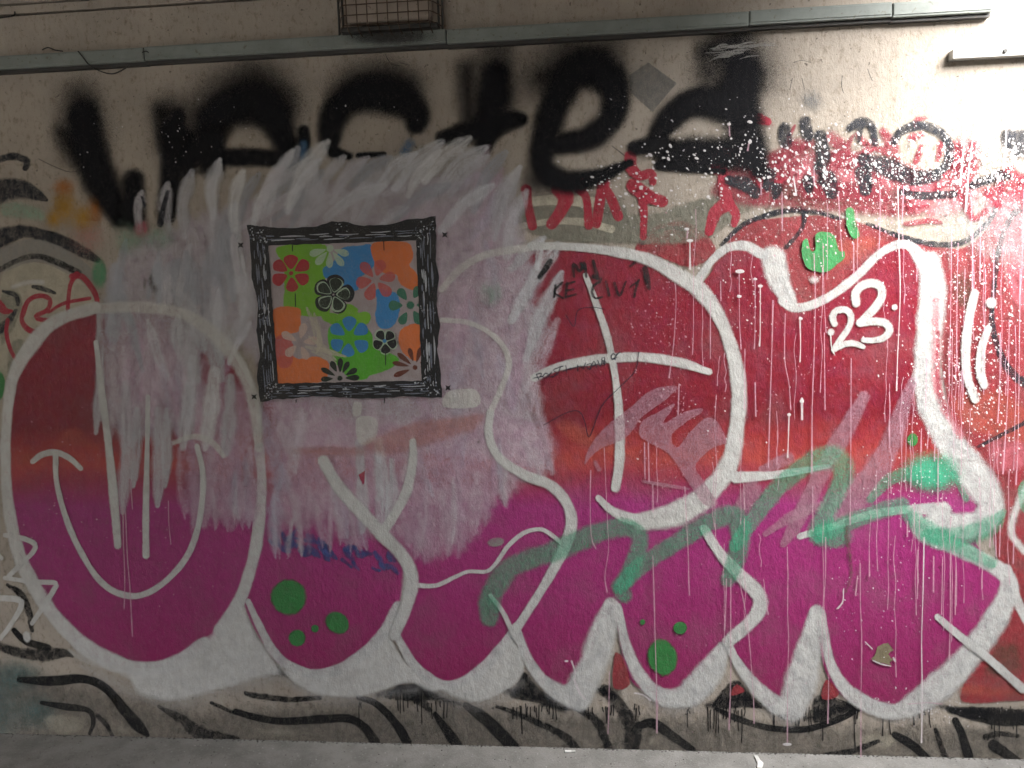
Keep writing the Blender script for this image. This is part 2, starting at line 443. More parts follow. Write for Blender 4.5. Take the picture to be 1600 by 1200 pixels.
# dangling cable over the trunking
cb = wire('loose_cable', '122,80 130,90 138,100 150,108 165,114 178,115 190,110 200,104', .040, .0019, M_CABLE)
tag(cb, 'thin black loose cable sagging in a loop below the trunking at left', 'cable')
cb2 = wire('cable_stub', '222,82 228,80 232,82', .037, .0016, M_CABLE); tag(cb2, 'tiny black cable stub at the first trunking joint', 'cable')
cb3 = wire('broken_cable', '66,78 75,74 85,78 98,80', .036, .0018, M_CABLE); tag(cb3, 'short broken black cable end lying on the trunking at far left', 'cable')
cb4 = wire('frayed_wire', '0,28 12,26 22,24 23,18', .012, .0022, M_CABLE); tag(cb4, 'frayed dark wire poking from the ledge in the top left corner', 'wire')

# ------------------------------------------------------------------ caged lamp above the trunking
HD = .085
lc = empty('caged_wall_lamp', P(610, 45, 0), 'rusty wire cage lamp on the wall above the trunking', 'lamp')
o0 = lc.location
xl, xr = P(531, 30, .02).x, P(692, 30, .02).x; zbt = P(612, 47, .02).z; ztp = zbt + .26
link('back_plate', box_mesh('back_plate', (xl, -.012, zbt - .006), (xr, 0, ztp), .003, 2, o0), M_LAMP, lc)
xa, xb = P(556, 20, HD).x, P(668, 20, HD).x
link('lamp_body', box_mesh('lamp_body', (xl + .03, -.055, zbt + .016), (xr - .03, -.012, ztp - .03), .012, 3, o0), M_LAMP, lc)
for xx in (xl, xl + .012, xr, xr - .011):
    tube('cage_side_bar', [(xx, -.006, zbt - .012), (xx, -.03, zbt - .008), (xx, -.03, ztp), (xx, -.006, ztp)], .0034, M_DARK, lc)
zf0, zf1 = P(612, 36, HD).z, ztp - .03
for k in range(9):
    px = 541 + 16.1 * k; x0 = P(px, 20, HD).x
    tube('cage_wire', [(x0, -.012, zf0 - .022), (x0, -HD * .75, zf0 - .012), (x0, -HD, zf0), (x0, -HD, zf1), (x0, -.012, zf1 + .02)], .0016, M_RUST, lc)
for k in range(8):
    z = P(612, 36 - 16.3 * k, HD).z
    tube('cage_wire', [(xl, -.02, z), (xl + .018, -HD * .8, z), (xl + .03, -HD, z), (xr - .03, -HD, z), (xr - .018, -HD * .8, z), (xr, -.02, z)], .0016, M_RUST, lc)
link('bottom_lip', box_mesh('bottom_lip', (xl + .012, -.06, zbt - .010), (xr - .01, -.001, zbt + .004), .003, 2, o0), M_DARK, lc)
# ------------------------------------------------------------------ paints
def wide(k, *specs): return [[(x, y, w * k) for x, y, w in parse(q)] for q in specs]
BLK = (.011, .011, .013); WHT = (.545, .543, .525)
paint('black_spray', BLK, soft=.5, speck=1.0, grain=.04, var=.05, rough=.8, grime=.02, spec=.12)
paint('black_soft', BLK, a=.85, soft=1.0, speck=.5, grain=.1, var=.05, rough=.8, rag=.05, grime=.02, spec=.12)
paint('black_line', (.012, .012, .013), a=.95, soft=.28, speck=.4, grain=.12, var=.1, spec=.15)
paint('black_worn', (.016, .016, .017), a=.9, soft=.4, speck=.5, grain=.4, var=.1, wob=.4, spec=.15)
paint('black_slate', (.028, .030, .038), a=.93, soft=.4, speck=.6, grain=.3, var=.15, wob=.25, spec=.2)
paint('black_faint', (.03, .028, .026), a=.22, soft=1.0, speck=.6, grain=.3, var=.2, wob=.4)
paint('black_marker', (.012, .012, .014), a=.85, soft=.3, speck=.2, grain=.25, var=.05)
paint('pen', (.012, .016, .035), a=.9, soft=.5, speck=.1, grain=0, var=0)
paint('white_line', WHT, soft=.36, speck=.8, grain=.14, var=.12, dark=(.38, .375, .375), rag=.12)
paint('white_thick', WHT, soft=.36, speck=.8, grain=.16, var=.2, dark=(.33, .33, .345), wob=.1, rag=.12)
paint('white_hazy', (.58, .575, .55), a=.97, soft=.7, speck=.7, grain=.14, var=.18, dark=(.43, .425, .415), wob=.12)
paint('white_halo', (.50, .49, .49), a=.40, soft=1.0, speck=.8, grain=.3, var=.2)
paint('white_ghost', (.62, .605, .57), a=.76, soft=.5, speck=.5, grain=.18, var=.12)
paint('cream_old', (.50, .46, .36), a=.9, soft=.2, speck=.4, grain=.3, var=.2)
paint('flake', (.44, .40, .32), a=.55, soft=.9, speck=.6, grain=.4, var=.3, wob=.9)
paint('wash_base', (.485, .45, .485), a=.80, soft=.8, speck=.5, grain=.18, var=.3, dark=(.38, .31, .37), wob=.5)
paint('wash_thin', (.53, .39, .46), a=.74, soft=.95, speck=.5, grain=.22, var=.3, dark=(.44, .26, .35), wob=.7)
paint('wash_pink', (.54, .36, .46), a=.32, soft=1.0, speck=.4, grain=.25, var=.4, wob=.4)
paint('grime_band', (.13, .117, .10), a=.72, soft=1.0, speck=.5, grain=.25, var=.4, wob=.7)
for k, cc in enumerate(((.60, .605, .63), (.50, .495, .52), (.54, .52, .55), (.68, .68, .68), (.38, .39, .43))):
    paint('dab%d' % k, cc, a=.74, soft=.6, speck=.3, grain=.1, streak=.36, var=.14, wob=.2, rag=.08, grime=.06)
for k, cc in enumerate(((.60, .47, .55), (.53, .35, .46), (.64, .57, .62), (.50, .46, .56))):
    paint('mauve%d' % k, cc, a=.46, soft=.75, speck=.5, grain=.24, streak=.3, var=.15, wob=.4)
RAMP = [(340, (.235, .019, .035)), (540, (.225, .015, .029)), (640, (.195, .015, .024)), (672, (.30, .034, .035)), (705, (.41, .066, .055)),
        (735, (.31, .040, .070)), (775, (.335, .036, .18)), (900, (.32, .031, .155)), (1070, (.265, .022, .10))]
paint('letter_fill', None, soft=.5, speck=.3, grain=.06, var=.10, ramp=RAMP, dark=(.19, .022, .08), rough=.42, grime=.17)
paint('crimson', (.36, .022, .045), soft=.3, speck=.5, grain=.15, var=.15)
paint('crimson_thin', (.30, .026, .048), a=.8, soft=.6, speck=.7, grain=.25, var=.25)
paint('old_red', (.29, .035, .045), a=.95, soft=.4, speck=.5, grain=.12, var=.3, dark=(.20, .04, .045), wob=.3)
paint('old_orange', (.38, .085, .055), a=.6, soft=.9, speck=.6, grain=.15, var=.2)
paint('rose', (.50, .14, .17), a=.75, soft=.6, speck=.7, grain=.35, var=.25, wob=.6)
paint('grey_thin', (.30, .29, .27), a=.8, soft=.2, speck=.4, grain=.3, var=.15)
paint('grey_spray', (.17, .175, .18), a=.8, soft=.9, speck=.6, grain=.3, var=.15)
paint('olive_grey', (.22, .215, .17), a=.85, soft=.6, speck=.6, grain=.3, var=.3, wob=.4)
paint('green_spot', (.04, .205, .055), soft=.2, speck=.9, grain=.08, var=.16, rag=.2)
paint('green_brush', (.06, .30, .10), soft=.3, speck=.5, grain=.12, var=.15, wob=.3)
paint('green_pale', (.28, .44, .33), a=.55, soft=.8, speck=.6, grain=.4, var=.2, wob=.4)
paint('green_old', (.10, .33, .17), a=.85, soft=.5, speck=.6, grain=.2, var=.2)
paint('teal', (.07, .38, .23), a=.46, soft=.45, speck=.5, grain=.06, var=.15)
paint('teal_dense', (.07, .40, .24), a=.95, soft=.55, speck=.9, grain=.12, var=.15)
paint('teal_spray', (.035, .15, .16), a=.85, soft=.8, speck=.6, grain=.2, var=.3)
paint('lilac', (.43, .24, .30), a=.52, soft=.4, speck=.5, grain=.15, var=.2)
paint('pink_drip', (.55, .34, .41), a=.72, soft=.5, speck=.1, grain=0, var=.1, rag=.05, grime=0)
paint('white_drip', (.60, .55, .565), a=.9, soft=.5, speck=.1, grain=0, var=.05, rough=.35, rag=.05, grime=0)
paint('splash', (.60, .57, .575), soft=.15, speck=0, grain=0, var=.05, rough=.35, rag=0, grime=0)
paint('splash_pink', (.52, .30, .35), a=.75, soft=.25, speck=0, grain=0, var=.1, rough=.4, rag=0, grime=0)
paint('cobalt', (.05, .07, .22), a=.8, soft=.4, speck=.6, grain=.3, streak=.3, var=.2, wob=.5)
paint('blue_soft', (.06, .16, .30), a=.75, soft=.8, speck=.6, grain=.2, var=.2)
paint('ochre', (.46, .25, .03), a=1.0, soft=.8, speck=.8, grain=.08, var=.3, wob=.1)
paint('amber', (.44, .16, .03), a=.95, soft=.8, speck=.8, grain=.08, var=.3, wob=.1)
paint('brown_stain', (.10, .075, .05), a=.6, soft=.9, speck=.6, grain=.3, var=.3, wob=.5)
paint('bare_patch', (.20, .17, .105), soft=.15, speck=.2, grain=0, var=.3, rough=.85)
paint('soot', (.02, .02, .02), a=.86, soft=.6, speck=.6, grain=.1, var=.2, wob=.3)
paint('skin_pink', (.52, .23, .20), a=.5, soft=.9, speck=.5, grain=.2, var=.25, wob=.4)
# the stencilled picture
paint('st_black', (.008, .008, .010), soft=.30, speck=.3, grain=.02, var=.04)
paint('st_grey', (.20, .22, .285), a=.88, soft=.55, speck=.4, grain=.12, var=.25, wob=.35)
paint('st_white', (.46, .48, .52), a=.92, soft=.45, speck=.4, grain=.1, var=.15)
paint('st_canvas', (.38, .33, .335), soft=.3, speck=.3, grain=.1, var=.2, dark=(.31, .25, .25))
paint('st_green', (.17, .42, .022), soft=.30, speck=.6, grain=.05, var=.10)
paint('st_green2', (.09, .40, .02), soft=.35, speck=.6, grain=.05, var=.10)
paint('st_blue', (.04, .22, .50), soft=.30, speck=.6, grain=.05, var=.08)
paint('st_orange', (.66, .17, .045), soft=.30, speck=.6, grain=.05, var=.08)
paint('st_red', (.40, .028, .04), soft=.35, speck=.3, grain=.05, var=.1)
paint('st_coral', (.52, .10, .09), a=.85, soft=.35, speck=.3, grain=.08, var=.1)
paint('st_mint', (.42, .55, .40), a=.85, soft=.35, speck=.3, grain=.08, var=.1)
paint('st_pinkwhite', (.56, .42, .36), a=.9, soft=.35, speck=.3, grain=.08, var=.1)
paint('st_teal', (.04, .16, .10), soft=.35, speck=.3, grain=.05, var=.1)
paint('st_maroon', (.14, .035, .02), soft=.35, speck=.3, grain=.05, var=.1)
paint('st_forest', (.014, .022, .012), soft=.35, speck=.3, grain=.05, var=.1)
paint('st_creamwash', (.50, .46, .36), a=.85, soft=.5, speck=.3, grain=.2, streak=.35, var=.1, wob=.4)

# ------------------------------------------------------------------ old work low on the wall and at the edges
A = art('diamond_patch', 1010, 170, 'faint grey diamond shaped paint patch between the big black e and d', 'paint patch')
paint('slate_thin', (.17, .165, .155), a=.8, soft=.2, speck=.3, grain=.2, var=.12)
fills('patch', 'slate_thin', A, '1013,97 1058,130 1022,172 1020,176 985,145 982,118', inset=3, smooth=False)
A = art('grey_smudge', 1265, 190, 'soft grey round paint smudge above the splattered black letters', 'paint smudge')
Sheet().spot(1268, 158, 34, 30).build('smudge', 'grey_spray', A)

A = art('old_left_graffiti', 60, 600, 'old layered scrawl of black arches and cream paint on the left edge', 'graffiti')
fills('cream_patch', 'cream_old', A, '0,440 40,410 95,418 140,450 150,480 80,510 40,545 20,600 0,620', inset=10)
fills('grey_patch', 'grey_thin', A, '0,390 60,372 120,400 150,430 130,440 60,410 0,425', inset=6)
fills('olive_patch', 'olive_grey', A, '0,460 30,455 36,480 20,520 0,540', '15,535 40,530 30,570 10,590', inset=6)
strokes('black_arch', 'black_slate', A, '-8,375,40 20,365,34 45,362,27 90,374,25 130,394,24 152,406,14')
strokes('black_arch', 'black_worn', A, '-5,424,12 25,408,12 55,400,12 90,410,13 122,426,15')
strokes('black_scrawl', 'black_slate', A, '52,448,8 70,452,12 86,458,7', '5,455,6 25,462,10 28,475,8', '0,515,18 15,500,14 25,485,8')
strokes('cream_stroke', 'white_hazy', A, '20,448,12 45,441,13 66,441,14')
strokes('black_corner', 'black_slate', A, '-5,250,14 22,244,16 42,252,18 40,262,14', '-5,300,50 30,295,40 60,306,24 72,312,10')
fills('pale_patch', 'green_pale', A, '0,315 40,312 75,330 70,350 30,345 0,340', inset=10)

A = art('yellow_spray', 110, 350, 'yellow and orange spray cloud beside the first black letter', 'spray paint')
for a in ((100, 322, 38, 54), (84, 342, 24, 28), (130, 340, 36, 40)): Sheet().spot(*a).build('yellow_cloud', 'ochre', A)
for a in ((100, 292, 34, 26), (150, 324, 24, 54)): Sheet().spot(*a).build('orange_cloud', 'amber', A)
Sheet().spot(138, 372, 44, 40).build('pink_cloud', 'skin_pink', A)

A = art('red_scribble', 80, 565, 'dark red looping scribble on the left edge above the round letter', 'graffiti')
strokes('scribble_stroke', 'crimson', A, '36,492,9 44,470,10 62,462,10 78,468,9 74,484,9 56,494,9 66,500,9 88,500,9 92,512,10 72,520,11 46,516,11 34,500,9 38,480,8',
        '120,428,11 110,445,9 106,480,8 108,503,8', '112,432,12 128,432,11 142,448,11 150,462,10 153,480,8', '76,488,6 100,474,7 140,466,7', '-4,474,18 8,486,14 18,486,6', '12,500,8 10,520,8 16,545,8 28,568,7')
A = art('green_smear', 155, 460, 'blurred green paint smear at the left end of the whitewash', 'paint smear')
Sheet().spot(155, 428, 17, 32).build('smear', 'green_old', A)
A = art('green_edge_spot', 4, 630, 'green spot cut by the left edge of the picture', 'paint spot')
Sheet().spot(-2, 602, 12, 26).build('spot', 'green_spot', A)
A = art('teal_corner_spray', 30, 1130, 'dark teal spray cloud in the lower left corner of the wall', 'spray paint')
for a in ((-14, 1112, 95, 90), (20, 1060, 80, 46), (60, 1112, 56, 50)): Sheet().spot(*a).build('cloud', 'teal_spray', A)

# black ribbon lines along the foot of the wall
A = art('grime_band', 700, 1155, 'band of grey brown grime along the foot of the wall', 'dirt')
fills('grime', 'grime_band', A, '-20,1020 100,1040 300,1085 500,1075 700,1080 900,1090 1100,1100 1300,1110 1620,1120 1620,1215 -20,1175', inset=40)
fills('pale_flake', 'flake', A, '66,1120 90,1112 120,1114 138,1126 130,1144 100,1150 76,1144', '180,1128 200,1134 204,1148 186,1150', '380,1136 420,1134 480,1142 500,1152 420,1152', '620,1110 640,1112 652,1122 640,1128', '850,1100 870,1120 860,1128', '1010,1150 1030,1146 1030,1164 1012,1166', '1330,1150 1390,1142 1400,1168 1340,1176', '1530,1165 1545,1170 1545,1186 1532,1186', inset=8, jag=3)
A = art('black_ribbon_lines', 620, 1150, 'wavy black painted lines along the foot of the wall under the bubble letters', 'graffiti')
for sp in ('12,914,8 34,930,16 46,960,16 50,985,10', '22,985,12 40,1002,14 75,1012,14', '-6,1008,22 30,1020,22 70,1023,28 98,1020,22 113,1026,6',
           '30,1062,12 80,1064,20 130,1061,18 165,1075,19 195,1110,21 215,1133,24 230,1148,10', '65,1098,8 100,1104,15 138,1110,11 146,1128,9 140,1146,7',
           '152,1118,9 168,1135,10 176,1152,9', '248,1104,8 285,1125,20 310,1145,28 345,1152,22 372,1154,8', '330,1098,8 362,1112,10', '368,1112,12 400,1121,14 440,1127,16 500,1124,17 545,1123,17 570,1137,19 586,1160,21',
           '384,1083,10 400,1087,14 450,1093,13 500,1090,11', '560,1090,10 585,1098,14 608,1118,16 625,1140,20 636,1160,20', '625,1076,20 652,1090,28 672,1110,10', '680,1116,10 697,1140,19 714,1164,22',
           '728,1102,14 760,1125,26 785,1150,27 802,1168,26', '776,1104,8 800,1112,11 855,1136,15 885,1152,19 900,1172,21', '900,1106,12 930,1125,19 944,1150,20 952,1172,19',
           '944,1078,24 965,1098,28 984,1130,30 986,1172,34', '998,1134,14 1020,1130,20 1048,1148,20 1082,1172,14', '998,1132,14 997,1150,16 993,1172,14',
           '1120,1108,8 1150,1122,13 1200,1137,13 1260,1139,13 1315,1122,14 1345,1106,10', '1288,1180,12 1330,1174,16 1372,1158,10', '1398,1148,14 1425,1164,18 1452,1188,14',
           '1462,1140,9 1470,1165,13 1482,1192,16', '1493,1126,15 1504,1150,18 1516,1192,20', '1540,1152,16 1562,1146,12 1590,1150,10', '1552,1164,22 1575,1180,20 1598,1196,16', '1330,1100,20 1348,1096,14', '1486,1110,10 1530,1118,26 1560,1125,22 1610,1122,34'):
    strokes('line', 'black_worn' if rnd.random() < .5 else 'black_line', A, *wide(.92, sp)); strokes('smudge', 'black_faint', A, *wide(1.9, sp))
s = Sheet()
for sp in ('820,1048 850,1078 905,1106 880,1112 835,1100 795,1090 805,1068', '1150,1060 1185,1098 1215,1110 1170,1108 1110,1106', '1275,1085 1340,1098 1350,1110 1300,1125 1270,1130', '1480,1102 1610,1108 1610,1128 1500,1122', '620,1072 660,1066 690,1090 660,1098 600,1092'):
    fills('black_patch', 'black_worn', A, sp, inset=9)  # black paint under the white lobes
for sp in ('590,1086,20 640,1074,34 690,1092,30 720,1100,16', '790,1078,26 830,1086,40 880,1108,26', '930,1076,20 960,1086,30', '1105,1102,18 1160,1092,34 1215,1110,22', '1262,1122,24 1310,1108,36 1360,1104,18', '1470,1104,16 1540,1114,34 1612,1118,36', '400,1050,20 428,1048,34 450,1056,16'):
    strokes('black_mist', 'black_soft', A, sp)  # soft black spray along the foot of the lobes
# thin runs of black below
for x0, x1, n in ((560, 565, 2), (618, 660, 12), (672, 712, 6), (800, 870, 15), (912, 930, 3), (940, 960, 5), (990, 1000, 3), (1072, 1080, 2), (1105, 1165, 15), (1205, 1300, 26), (1330, 1342, 4), (1380, 1460, 9), (1540, 1590, 12)):
    for k in range(n):
        x = x0 + (x1 - x0) * (k + rnd.random() * .7) / n; y = {560: 1096, 618: 1082, 672: 1098}.get(x0, 1104 if x0 < 1000 else 1108) + rnd.uniform(-4, 3); L = rnd.uniform(10, 40) * rnd.choice((.5, .8, 1.4))
        strokes('drip', 'black_line', A, [(x, y, 2.6), (x + rnd.uniform(-.8, 1), y + L * .5, 2.0), (x + rnd.uniform(-1.2, 1.8), y + L, 2.4)])

# old red piece at the right edge
A = art('old_red_piece', 1480, 1100, 'old red graffiti piece with black outlines showing at the right edge', 'graffiti')
fills('red_fill', 'old_red', A, '990,395 1005,365 1040,345 1075,345 1110,370 1120,395 1080,420 1030,405', '1110,420 1160,350 1210,338 1290,335 1360,350 1420,372 1500,385 1545,350 1570,310 1615,300 1618,700 1618,1060 1612,1092 1570,1098 1500,1096 1520,1030 1560,940 1540,800 1480,640 1450,430 1400,402 1250,494 1180,420', inset=10)
fills('orange_band', 'old_orange', A, '1480,620 1560,600 1612,640 1612,700 1540,690 1500,670', '1250,390 1350,360 1390,380 1300,430', '1500,1062 1560,1066 1610,1074 1610,1094 1500,1094', inset=16)
fills('rose_patch', 'rose', A, '1530,320 1615,300 1615,480 1575,470 1560,400', '1540,690 1590,680 1612,700 1600,740 1550,740', inset=18)
fills('brown_patch', 'brown_stain', A, '1545,1000 1600,1000 1600,1060 1530,1062', '1460,830 1560,870 1520,900', '1480,420 1530,430 1520,500 1484,480', inset=20)
for sp in ('1128,382,9 1160,352,11 1200,336,12 1240,328,13 1275,331,12 1312,342,8', '1258,332,14 1252,358,10 1228,387,9', '1356,350,8 1400,367,11 1455,381,13 1505,378,12 1545,346,11 1560,312,12 1568,270,14',
           '1612,312,24 1580,340,14 1562,385,12 1553,450,11 1550,500,13 1560,545,14 1580,582,18 1612,606,22', '1528,698,7 1570,677,9 1612,655,9', '1030,360,6 1050,356,9 1075,360,7', '1003,378,14 1008,366,10'):
    strokes('outline', 'black_slate', A, sp)
strokes('white_stroke', 'white_hazy', A, '1612,750,30 1590,790,24 1580,830,22 1600,862,18')
strokes('white_stroke', 'white_line', A, '1572,890,26 1590,940,20 1612,985,18')
fills('teal_patch', 'teal', A, '1590,760 1612,745 1612,800 1596,800', inset=4)

# red tag scrawled under the black one, and the small black tag at right
A = art('grey_overpaint', 920, 360, 'greyish overpainted band with pale strokes above the large letters', 'paint patch')
fills('patch', 'olive_grey', A, '790,340 830,300 960,300 1000,330 1120,300 1180,320 1150,350 1080,385 960,385 860,380', inset=14)
strokes('pale_stroke', 'cream_old', A, '832,315,18 870,312,20 925,316,18', '790,358,10 860,346,12 910,347,13 955,358,14')
A = art('red_haze', 1300, 330, 'dull red sprayed haze behind the splattered small black tag', 'spray paint')
fills('haze_patch', 'crimson_thin', A, '1100,300 1150,240 1220,225 1330,225 1440,250 1470,290 1440,345 1340,345 1240,335 1150,330', '1185,178 1215,186 1212,205 1186,202', '1530,290 1612,262 1612,330 1560,330', '1470,215 1540,215 1530,300 1480,300', inset=26)
fills('haze_patch', 'rose', A, '1200,240 1300,225 1400,240 1400,320 1250,320', '1400,270 1500,260 1560,300 1500,350 1420,340', inset=40)
fills('haze_patch', 'brown_stain', A, '1180,290 1300,270 1420,290 1380,330 1240,330', inset=24)
A = art('thinned_white_veil', 1550, 400, 'pale thinned white smears above the two white strokes at the right edge', 'paint smear')
fills('smear', 'white_halo', A, '1480,300 1560,290 1612,310 1612,420 1540,420 1490,380', '1450,310 1500,305 1500,380 1460,372', '1490,190 1612,180 1612,260 1500,255', inset=24)
for sp in ('1462,300,10 1464,340,12 1466,380,8', '1480,300,8 1482,360,9 1484,420,6', '1540,330,14 1545,370,12 1550,410,8', '1572,330,16 1570,400,14 1574,450,8', '1598,340,14 1596,420,12'): strokes('smear', 'white_halo', A, sp)
A = art('crimson_tag', 1000, 350, 'crimson spray tag scrawled through the white splatter under the big black word', 'graffiti')
for sp in ('822,296,16 826,325,13 832,353,13', '873,296,22 884,308,26 876,330,18 862,350,16', '905,296,12 916,310,12 920,352,13', '905,288,26 895,282,14', '944,284,18 938,310,16 932,350,13', '940,285,14 955,310,14 966,338,14',
           '985,244,18 986,262,17 1000,275,14 1018,270,12 1020,285,10', '990,290,20 1010,305,20 1035,315,16', '1002,300,14 1006,330,12 1005,370,10', '1120,262,20 1125,240,16 1150,238,16 1175,236,14', '1128,260,16 1132,290,17 1136,315,18',
           '1136,318,20 1118,332,18 1108,362,14', '1140,320,16 1150,335,14 1147,350,10', '1160,245,22 1175,262,16 1190,290,14 1220,280,12', '1186,186,18 1200,190,12'):
    strokes('letter_stroke', 'crimson', A, *wide(1.35, sp))
for sp in ('1215,250,30 1240,230,30 1270,225,20', '1205,262,24 1230,275,20', '1300,215,26 1320,235,30 1310,255,20', '1300,250,14 1315,238,10', '1340,210,12 1355,228,16', '1325,262,18 1345,250,12', '1380,205,16 1392,225,28 1400,250,16', '1425,215,16 1440,210,12', '1470,225,14 1466,250,10',
           '1440,230,12 1432,252,14', '1500,230,14 1495,260,12', '1520,225,12 1512,255,12', '1455,275,16 1480,272,14', '1580,270,26 1600,280,20', '1260,300,30 1320,300,40 1380,305,30', '1415,350,10 1450,345,13 1470,348,8', '1420,325,10 1450,322,8', '1540,300,20 1560,320,16', '1500,300,22 1520,340,14 1540,330,12'):
    strokes('letter_stroke', 'crimson_thin', A, *wide(1.4, sp))
for k in range(26):
    x, y = rnd.gauss(1340, 90), rnd.gauss(262, 34); a_ = rnd.uniform(0, 6.28); L = rnd.uniform(16, 44)
    strokes('letter_stroke', 'crimson_thin', A, [(x, y, rnd.uniform(8, 18)), (x + L * .5 * math.cos(a_), y + L * .5 * math.sin(a_), rnd.uniform(10, 22)), (x + L * math.cos(a_ + .7), y + L * math.sin(a_ + .7), rnd.uniform(6, 12))], jit=.15)
A = art('small_black_tag', 1350, 310, 'small black tag of short strokes and a round o under white splatter', 'graffiti')
for sp in ('1226,200,22 1228,222,24', '1258,190,20 1262,212,22', '1282,212,22 1286,240,26 1282,262,24', '1328,200,14 1345,190,16 1362,198,14 1368,225,10', '1345,192,14 1342,220,6', '1350,250,26 1375,258,34 1400,268,34 1430,278,26 1460,275,24', '1396,222,14 1410,204,15 1440,196,16 1468,206,16 1484,228,16 1480,255,16 1462,272,16',
           '1204,270,20 1200,290,20', '1214,294,20 1212,306,14', '1262,282,18 1264,296,16', '1292,280,34 1300,300,26', '1350,270,30 1352,296,22', '1410,300,12 1440,306,14 1490,303,12', '1520,290,14 1560,274,16 1575,276,12', '1140,282,20 1165,288,26 1180,300,22', '1600,225,50 1575,215,30'):
    strokes('letter_stroke', 'black_slate', A, *wide(1.25, sp))

# ------------------------------------------------------------------ the big black word
A = art('black_word', 650, 240, 'large black spray painted word across the top of the wall', 'graffiti')
def fat(q, k): return [(x, y, w * k) for x, y, w in parse(q)]
def letter(*sp, halo=()):
    L = holder('letter', A)
    for q in halo: Sheet().stroke([(x, y - 9, w * 1.7) for x, y, w in parse(q)]).build('overspray', 'black_soft', L)
    for q in sp: Sheet().stroke(fat(q, 1.42)).build('stroke', 'black_spray', L)
letter('130,182,62 138,230,70 158,285,64 188,338,48', '208,282,42 210,345,40', '268,205,50 270,255,50 260,335,36', '278,182,32 272,215,40', '288,215,40 292,262,36', halo=('126,165,84 132,215,104', '95,215,40 120,250,60', '248,180,30 262,215,60', '262,180,70 275,225,90'))
letter('328,255,56 326,215,60 346,180,72 385,164,78 420,176,72 441,212,50 456,252,44', '305,240,46 330,225,56', '345,246,36 400,246,36 455,250,36', halo=('318,190,90 345,160,100 385,145,110 425,160,100', '400,140,80 440,180,70'))
letter('545,244,16 520,236,30 515,210,44 522,180,52 548,154,62 590,147,74 630,158,68 652,180,50 650,194,42', '560,243,12 600,241,10', halo=('530,160,70 560,135,80 600,128,80 640,140,60',))
letter('474,204,22 476,245,26')
letter('775,118,60 771,155,62 762,200,58 755,228,36', '692,216,30 740,204,46 790,190,44 814,186,30', halo=('728,115,44 732,190,46', '775,95,84 774,150,90'))
letter('866,226,42 922,214,46 958,178,54 957,132,66 925,108,74 890,122,70 866,168,58 850,222,52 850,262,50 885,284,44 935,276,32 985,254,16', halo=('850,130,90 900,95,100 945,95,90', '838,290,60 900,292,40'))
letter('1160,110,76 1158,150,84 1165,200,70 1176,240,60 1186,265,40', '1130,160,74 1085,160,58 1050,182,54 1030,212,42 1046,238,56 1100,240,66 1165,240,70', '992,231,30 1030,226,38', '1030,258,20 1080,264,14 1130,268,12', halo=('1110,120,80 1150,85,110 1180,120,90', '1100,90,50 1150,75,60'))
strokes('blue_patch', 'blue_soft', A, '474,225,24 474,250,30', '640,225,34 632,238,30')
s = Sheet()
for k in range(22):
    y = rnd.uniform(66, 92); x = rnd.uniform(1102, 1165); L = rnd.uniform(14, 60); s.stroke([(x, y + rnd.uniform(2, 6), 1.2), (x + L * .5, y + rnd.uniform(-1, 3), rnd.uniform(1.5, 3.6)), (x + L, y - rnd.uniform(0, 5), 1.0)], jit=.3)
s.build('scuff', 'grey_thin', A, kind='stuff')

# ------------------------------------------------------------------ the bubble letter piece
B = art('bubble_letter_piece', 800, 1110, 'huge red to magenta bubble letter piece with thick white outlines', 'graffiti')
fills('letter_fill', 'letter_fill', B, '10,700 16,610 50,545 100,500 170,480 260,484 330,520 375,580 400,660 406,760 398,840 378,920 345,980 290,1025 220,1040 150,1022 95,975 50,910 20,830', inset=6, grow=6)
fills('letter_fill', 'letter_fill', B, '384,930 404,840 410,740 420,620 460,520 560,470 680,450 730,415 800,390 880,386 960,392 1030,410 1090,450 1130,410 1165,388 1205,420 1235,478 1290,465 1370,400 1420,385 1450,430 1440,560 1460,650 1520,740 1545,800 1520,850 1570,905 1555,950 1520,1000 1480,1050 1430,1090 1390,1108 1345,1098 1305,1068 1285,1010 1275,955 1262,990 1240,1060 1205,1098 1170,1055 1140,1005 1100,1040 1060,1074 1020,1080 985,1050 965,960 945,960 915,1020 880,1068 845,1060 812,1000 800,985 770,1020 735,1052 695,1066 650,1040 618,992 590,988 545,1028 500,1046 450,1038 420,1010', inset=5, step=5, grow=7)
# wine shading blotches of the fill
Sheet().fill('860,660 890,650 960,685 1010,720 940,715 880,690', inset=14).build('orange_band', 'old_orange', B)
Sheet().fill('70,700 90,670 125,660 140,680 160,690 160,712 110,705 60,725 30,740 25,700', inset=14).build('orange_band', 'old_orange', B)
# red peeking under the lobes
fills('red_patch', 'old_red', B, '960,1020 975,1030 985,1070 958,1075', '1292,1060 1312,1085 1290,1095 1282,1085', '1150,1068 1165,1080 1140,1088', inset=4)
